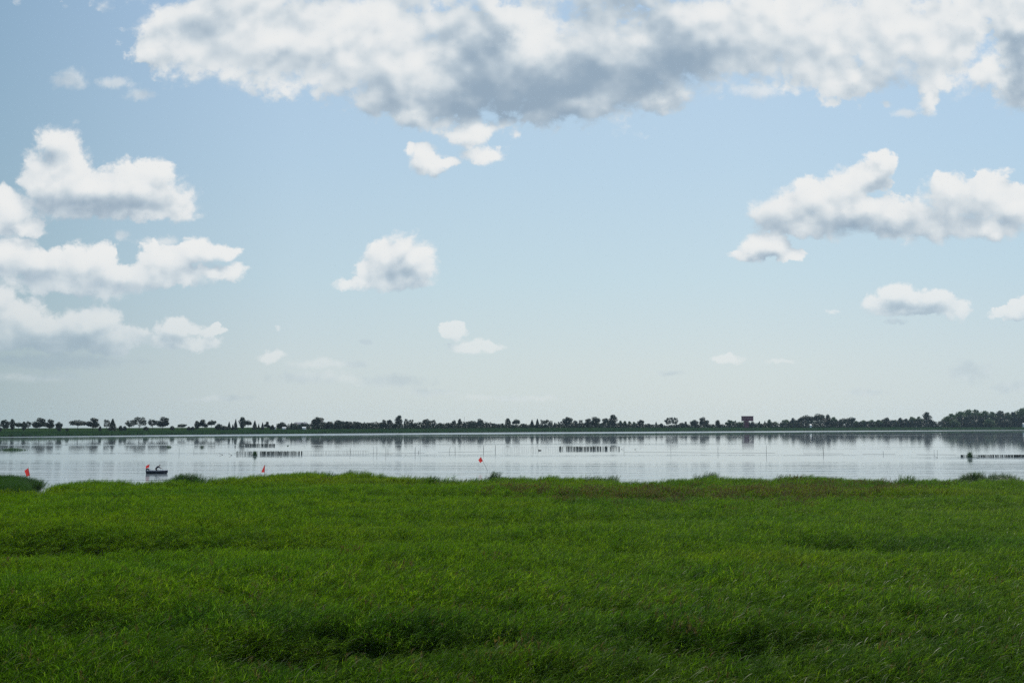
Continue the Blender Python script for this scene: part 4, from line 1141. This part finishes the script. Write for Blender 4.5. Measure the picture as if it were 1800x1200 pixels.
# far left, over the dark thicket: cloth hanging from a leaning pole
flag_at(51, 845, .3, [(49, 822.3), (42, 827), (46, 837.5), (52.5, 835.5)], [(54, 849), (48.6, 821)], 'red flag leaning over the dark reed clump at the left edge')
flag_at(461, 836, 1.2, [(465, 817), (463.5, 819), (459, 829.5), (464.6, 830)], [(464.8, 840), (465.1, 816.4)], 'narrow folded red flag sticking out of the reeds left of centre')
flag_at(857, 827.5, 0, [(845, 803), (840.8, 808.2), (844, 813.4), (848.6, 810.2)], [(858, 829.5), (845.2, 802.6)], 'small diamond-shaped red flag on a slanting pole in open water')

# ------------------------------------------------------------------ the boat with its person
B = wp(276.5, 832.0, 0); KB = B.y / F        # metres per picture column at the boat
def build_boat():
    L = 36.5 * KB; W = 1.5; Hh = 5.0 * KB
    t = empty('motor_boat', B); tag(t, 'small dark open motorboat with grey gunwale carrying one bent-over person', 'boat')
    # hull sections from stern (-x) to bow (+x)
    st = [(-.5, .86, 1.0, .10), (-.35, .95, .98, .02), (-.1, 1, .97, 0), (.15, .94, .98, 0), (.32, .74, 1.02, .05), (.44, .40, 1.10, .25), (.5, .06, 1.18, .62)]
    V = []; Fc = []; n = 9
    for (x, w, h, kz) in st:
        for i in range(n):
            a = -1 + 2 * i / (n - 1)
            s = math.copysign(abs(a) ** .55, a)
            zz = (-.16 + kz * Hh) + (abs(a) ** 2.6) * (Hh * h - (-.16 + kz * Hh))
            V.append((x * L, s * w * W / 2 * (1 if abs(a) > .9 else .88 + .12 * abs(a)), zz))
    for r in range(len(st) - 1):
        for i in range(n - 1): Fc.append((r * n + i, r * n + i + 1, (r + 1) * n + i + 1, (r + 1) * n + i))
    me = bpy.data.meshes.new('hull'); me.from_pydata(V, [], Fc + [tuple(range(n))]); me.update()
    me.materials.append(M['hull']); h = link('hull', me, t)
    so = h.modifiers.new('thick', 'SOLIDIFY'); so.thickness = .035
    # rubbing strake / gunwale
    for sgn in (-1, 1):
        pts = [(x * L, sgn * w * W / 2, Hh * hh + .02) for (x, w, hh, kz) in st]
        MB().tube(pts, [.055] * len(pts), 6).obj('gunwale', M['gunwale'], t, True)
    MB().box((-.5 * L + .03, 0, Hh * .92), (.09, W * .86, .16)).obj('transom', M['gunwale'], t)
    MB().box((0, 0, .10), (L * .78, W * .5, .04)).obj('floor', M['gunwale'], t)
    for x in (-.30, .02, .26): MB().box((x * L, 0, Hh * .66), (.26, W * (.78 if x < .2 else .62), .05)).obj('thwart', M['gunwale'], t)
    # foredeck
    V = [(.30 * L, -.38 * W, Hh * 1.02), (.30 * L, .38 * W, Hh * 1.02), (.44 * L, .19 * W, Hh * 1.09), (.495 * L, 0, Hh * 1.16), (.44 * L, -.19 * W, Hh * 1.09)]
    m = MB(); m.V = V + [(a, b, c - .05) for a, b, c in V]; m.F = [(0, 1, 2, 3, 4), (9, 8, 7, 6, 5)] + [(i, (i + 1) % 5, (i + 1) % 5 + 5, i + 5) for i in range(5)]
    m.obj('foredeck', M['gunwale'], t)
    # bow rail
    for sgn in (-1, 1):
        MB().tube([(.10 * L, sgn * .40 * W, Hh), (.10 * L, sgn * .40 * W, Hh + .42), (.20 * L, sgn * .38 * W, Hh + .42), (.20 * L, sgn * .38 * W, Hh)], [.022] * 4, 6).obj('rail', M['metal'], t)
    # outboard motor
    mo = MB(); x = -.5 * L
    mo.tube([(x + .42, 0, Hh + .10), (x + .28, 0, Hh + .30), (x - .02, 0, Hh + .34), (x - .12, 0, Hh + .14), (x - .06, 0, Hh - .02)], [.10, .17, .17, .14, .08], 8)
    mt = mo.obj('outboard_motor', M['motor'], t, True)
    MB().tube([(x - .06, 0, Hh), (x - .12, 0, -.4)], [.06, .05], 6).obj('shaft', M['motor'], mt)
    MB().tube([(x + .35, 0, Hh + .22), (x + .80, .1, Hh + .30)], [.02, .025], 6).obj('tiller', M['metal'], mt)
    return L, Hh
BL, BH = build_boat()
flag_at(258.5, 831.5, 0, [(262.2, 815.8), (262.0, 820.8), (255.2, 823.4), (256.8, 818.2)], [(258.2, 830.5), (262.6, 815.4)], 'small red flag fluttering left at the stern of the boat')

# the person stands in the boat, knees bent, bowed forward with both hands on the rail
def skin_body(name, joints, edges, mat, parent, root=0, sub=2):
    me = bpy.data.meshes.new(name); me.from_pydata([j[0] for j in joints], edges, []); me.update()
    o = link(name, me, parent)
    md = o.modifiers.new('skin', 'SKIN'); md.use_smooth_shade = True
    sk = me.skin_vertices[0].data
    for i, j in enumerate(joints): sk[i].radius = (j[1], j[1] * (j[2] if len(j) > 2 else 1)); sk[i].use_root = (i == root)
    sb = o.modifiers.new('sub', 'SUBSURF'); sb.levels = sub; sb.render_levels = sub
    me.materials.append(mat)
    return o

def build_person():
    fx = 275.5; base = Vector(((fx - 276.5) * KB, 0, .14))
    t = empty('person', B + base); tag(t, 'person in dark clothes bent forward in the boat, arms reaching to the rail', 'person')
    # local frame: x forward (towards the bow), y left, z up
    J = []; E = []
    def add(p, r, par=None, q=1):
        J.append((p, r, q)); i = len(J) - 1
        if par is not None: E.append((par, i))
        return i
    pel = add((-.16, 0, .80), .155, None, 1.05)
    sp1 = add((-.05, 0, .98), .150, pel, 1.1)
    sp2 = add((.14, 0, 1.15), .165, sp1, 1.1)
    chest = add((.30, 0, 1.24), .155, sp2, 1.1)
    neck = add((.42, 0, 1.32), .062, chest)
    hd0 = add((.50, 0, 1.39), .080, neck)
    hd1 = add((.565, 0, 1.47), .098, hd0)
    hd2 = add((.60, 0, 1.545), .075, hd1)
    for s in (1, -1):
        sh = add((.30, s * .19, 1.22), .068, chest)
        el = add((.50, s * .24, 1.02), .048, sh)
        wr = add((.74, s * .22, .96), .033, el)
        pm = add((.82, s * .22, .945), .036, wr)
        for k, (dy, ln) in enumerate([(-.030, .062), (-.010, .074), (.011, .070), (.031, .055)]):
            f1 = add((.855, s * .22 + dy, .945), .0105, pm)
            f2 = add((.855 + ln * .55, s * .22 + dy * 1.1, .925), .0095, f1)
            add((.855 + ln * .62, s * .22 + dy * 1.1, .890), .008, f2)
        th = add((.80, s * .22 - s * .040, .925), .012, pm); add((.835, s * .22 - s * .052, .895), .009, th)
        hip = add((-.17, s * .10, .74), .105, pel)
        kn = add((.03, s * .14, .44), .070, hip)
        an = add((-.10, s * .15, .09), .045, kn)
        he = add((-.08, s * .15, .035), .042, an)
        add((.09, s * .16, .025), .034, he)
    body = skin_body('body', J, E, M['skin'], t)
    # clothing over it
    J2 = []; E2 = []
    def add2(p, r, par=None):
        J2.append((p, r)); i = len(J2) - 1
        if par is not None: E2.append((par, i))
        return i
    a = add2((-.15, 0, .84), .178); b = add2((-.05, 0, .98), .178, a); c = add2((.14, 0, 1.15), .190, b); d = add2((.31, 0, 1.25), .175, c); add2((.385, 0, 1.30), .09, d)
    for s in (1, -1):
        sh = add2((.30, s * .19, 1.22), .085, d); el = add2((.50, s * .24, 1.02), .066, sh); add2((.70, s * .222, .967), .05, el)
    skin_body('jacket', J2, E2, M['jacket'], t)
    tr = MB()
    tr.tube([(-.20, 0, .70), (-.17, 0, .80), (-.12, 0, .90)], [.13, .175, .165], 12)
    for s in (1, -1):
        tr.tube([(-.17, s * .085, .82), (-.16, s * .10, .70), (-.05, s * .125, .56), (.03, s * .14, .44), (-.03, s * .145, .28), (-.10, s * .15, .09)], [.10, .125, .105, .092, .078, .066], 12)
    tr.obj('trousers', M['trousers'], t, True)
    for s in (1, -1):
        skin_body('shoe', [((-.11, s * .15, .05), .052), ((.0, s * .155, .04), .050), ((.11, s * .16, .03), .040)], [(0, 1), (1, 2)], M['motor'], t)
    skin_body('hair', [((.50, 0, 1.50), .095), ((.555, 0, 1.535), .100), ((.60, 0, 1.585), .062)], [(0, 1), (1, 2)], M['hair'], t)
    # face: nose, eyes, mouth, ears
    f = MB(); f.tube([(.655, 0, 1.50), (.685, 0, 1.47), (.665, 0, 1.458)], [.008, .016, .012], 6); f.obj('nose', M['skin'], t, True)
    for s in (1, -1):
        MB().tube([(.640, s * .032, 1.50), (.656, s * .032, 1.497)], [.013, .010], 8).obj('eye', M['white'], t, True)
        MB().tube([(.545, s * .094, 1.47), (.550, s * .108, 1.48), (.550, s * .100, 1.50)], [.012, .020, .010], 6).obj('ear', M['skin'], t, True)
    MB().tube([(.652, -.022, 1.432), (.662, 0, 1.430), (.652, .022, 1.432)], [.006, .009, .006], 6).obj('mouth', M['tower_red'], t, True)
    t.scale = (.95, .95, .95)
build_person()

# ------------------------------------------------------------------ damp summer air
def build_haze():
    def hz(nt):
        v = nt.n('ShaderNodeVolumePrincipled')
        v.inputs['Color'].default_value = (.62, .82, 1.0, 1); v.inputs['Density'].default_value = HAZE
        v.inputs['Anisotropy'].default_value = .2
        return v.outputs[0]
    m = bpy.data.materials.new('haze'); m.use_nodes = True; m.node_tree.nodes.clear(); nt = NT(m.node_tree)
    out = nt.n('ShaderNodeOutputMaterial'); nt.link(hz(nt), out.inputs['Volume'])
    b = MB(); b.box((400, 1200, 16.5), (5200, 2900, 48)); tag(b.obj('haze', m), 'thin bluish summer haze over the lake', kind='stuff')
HAZE = .00004
build_haze()
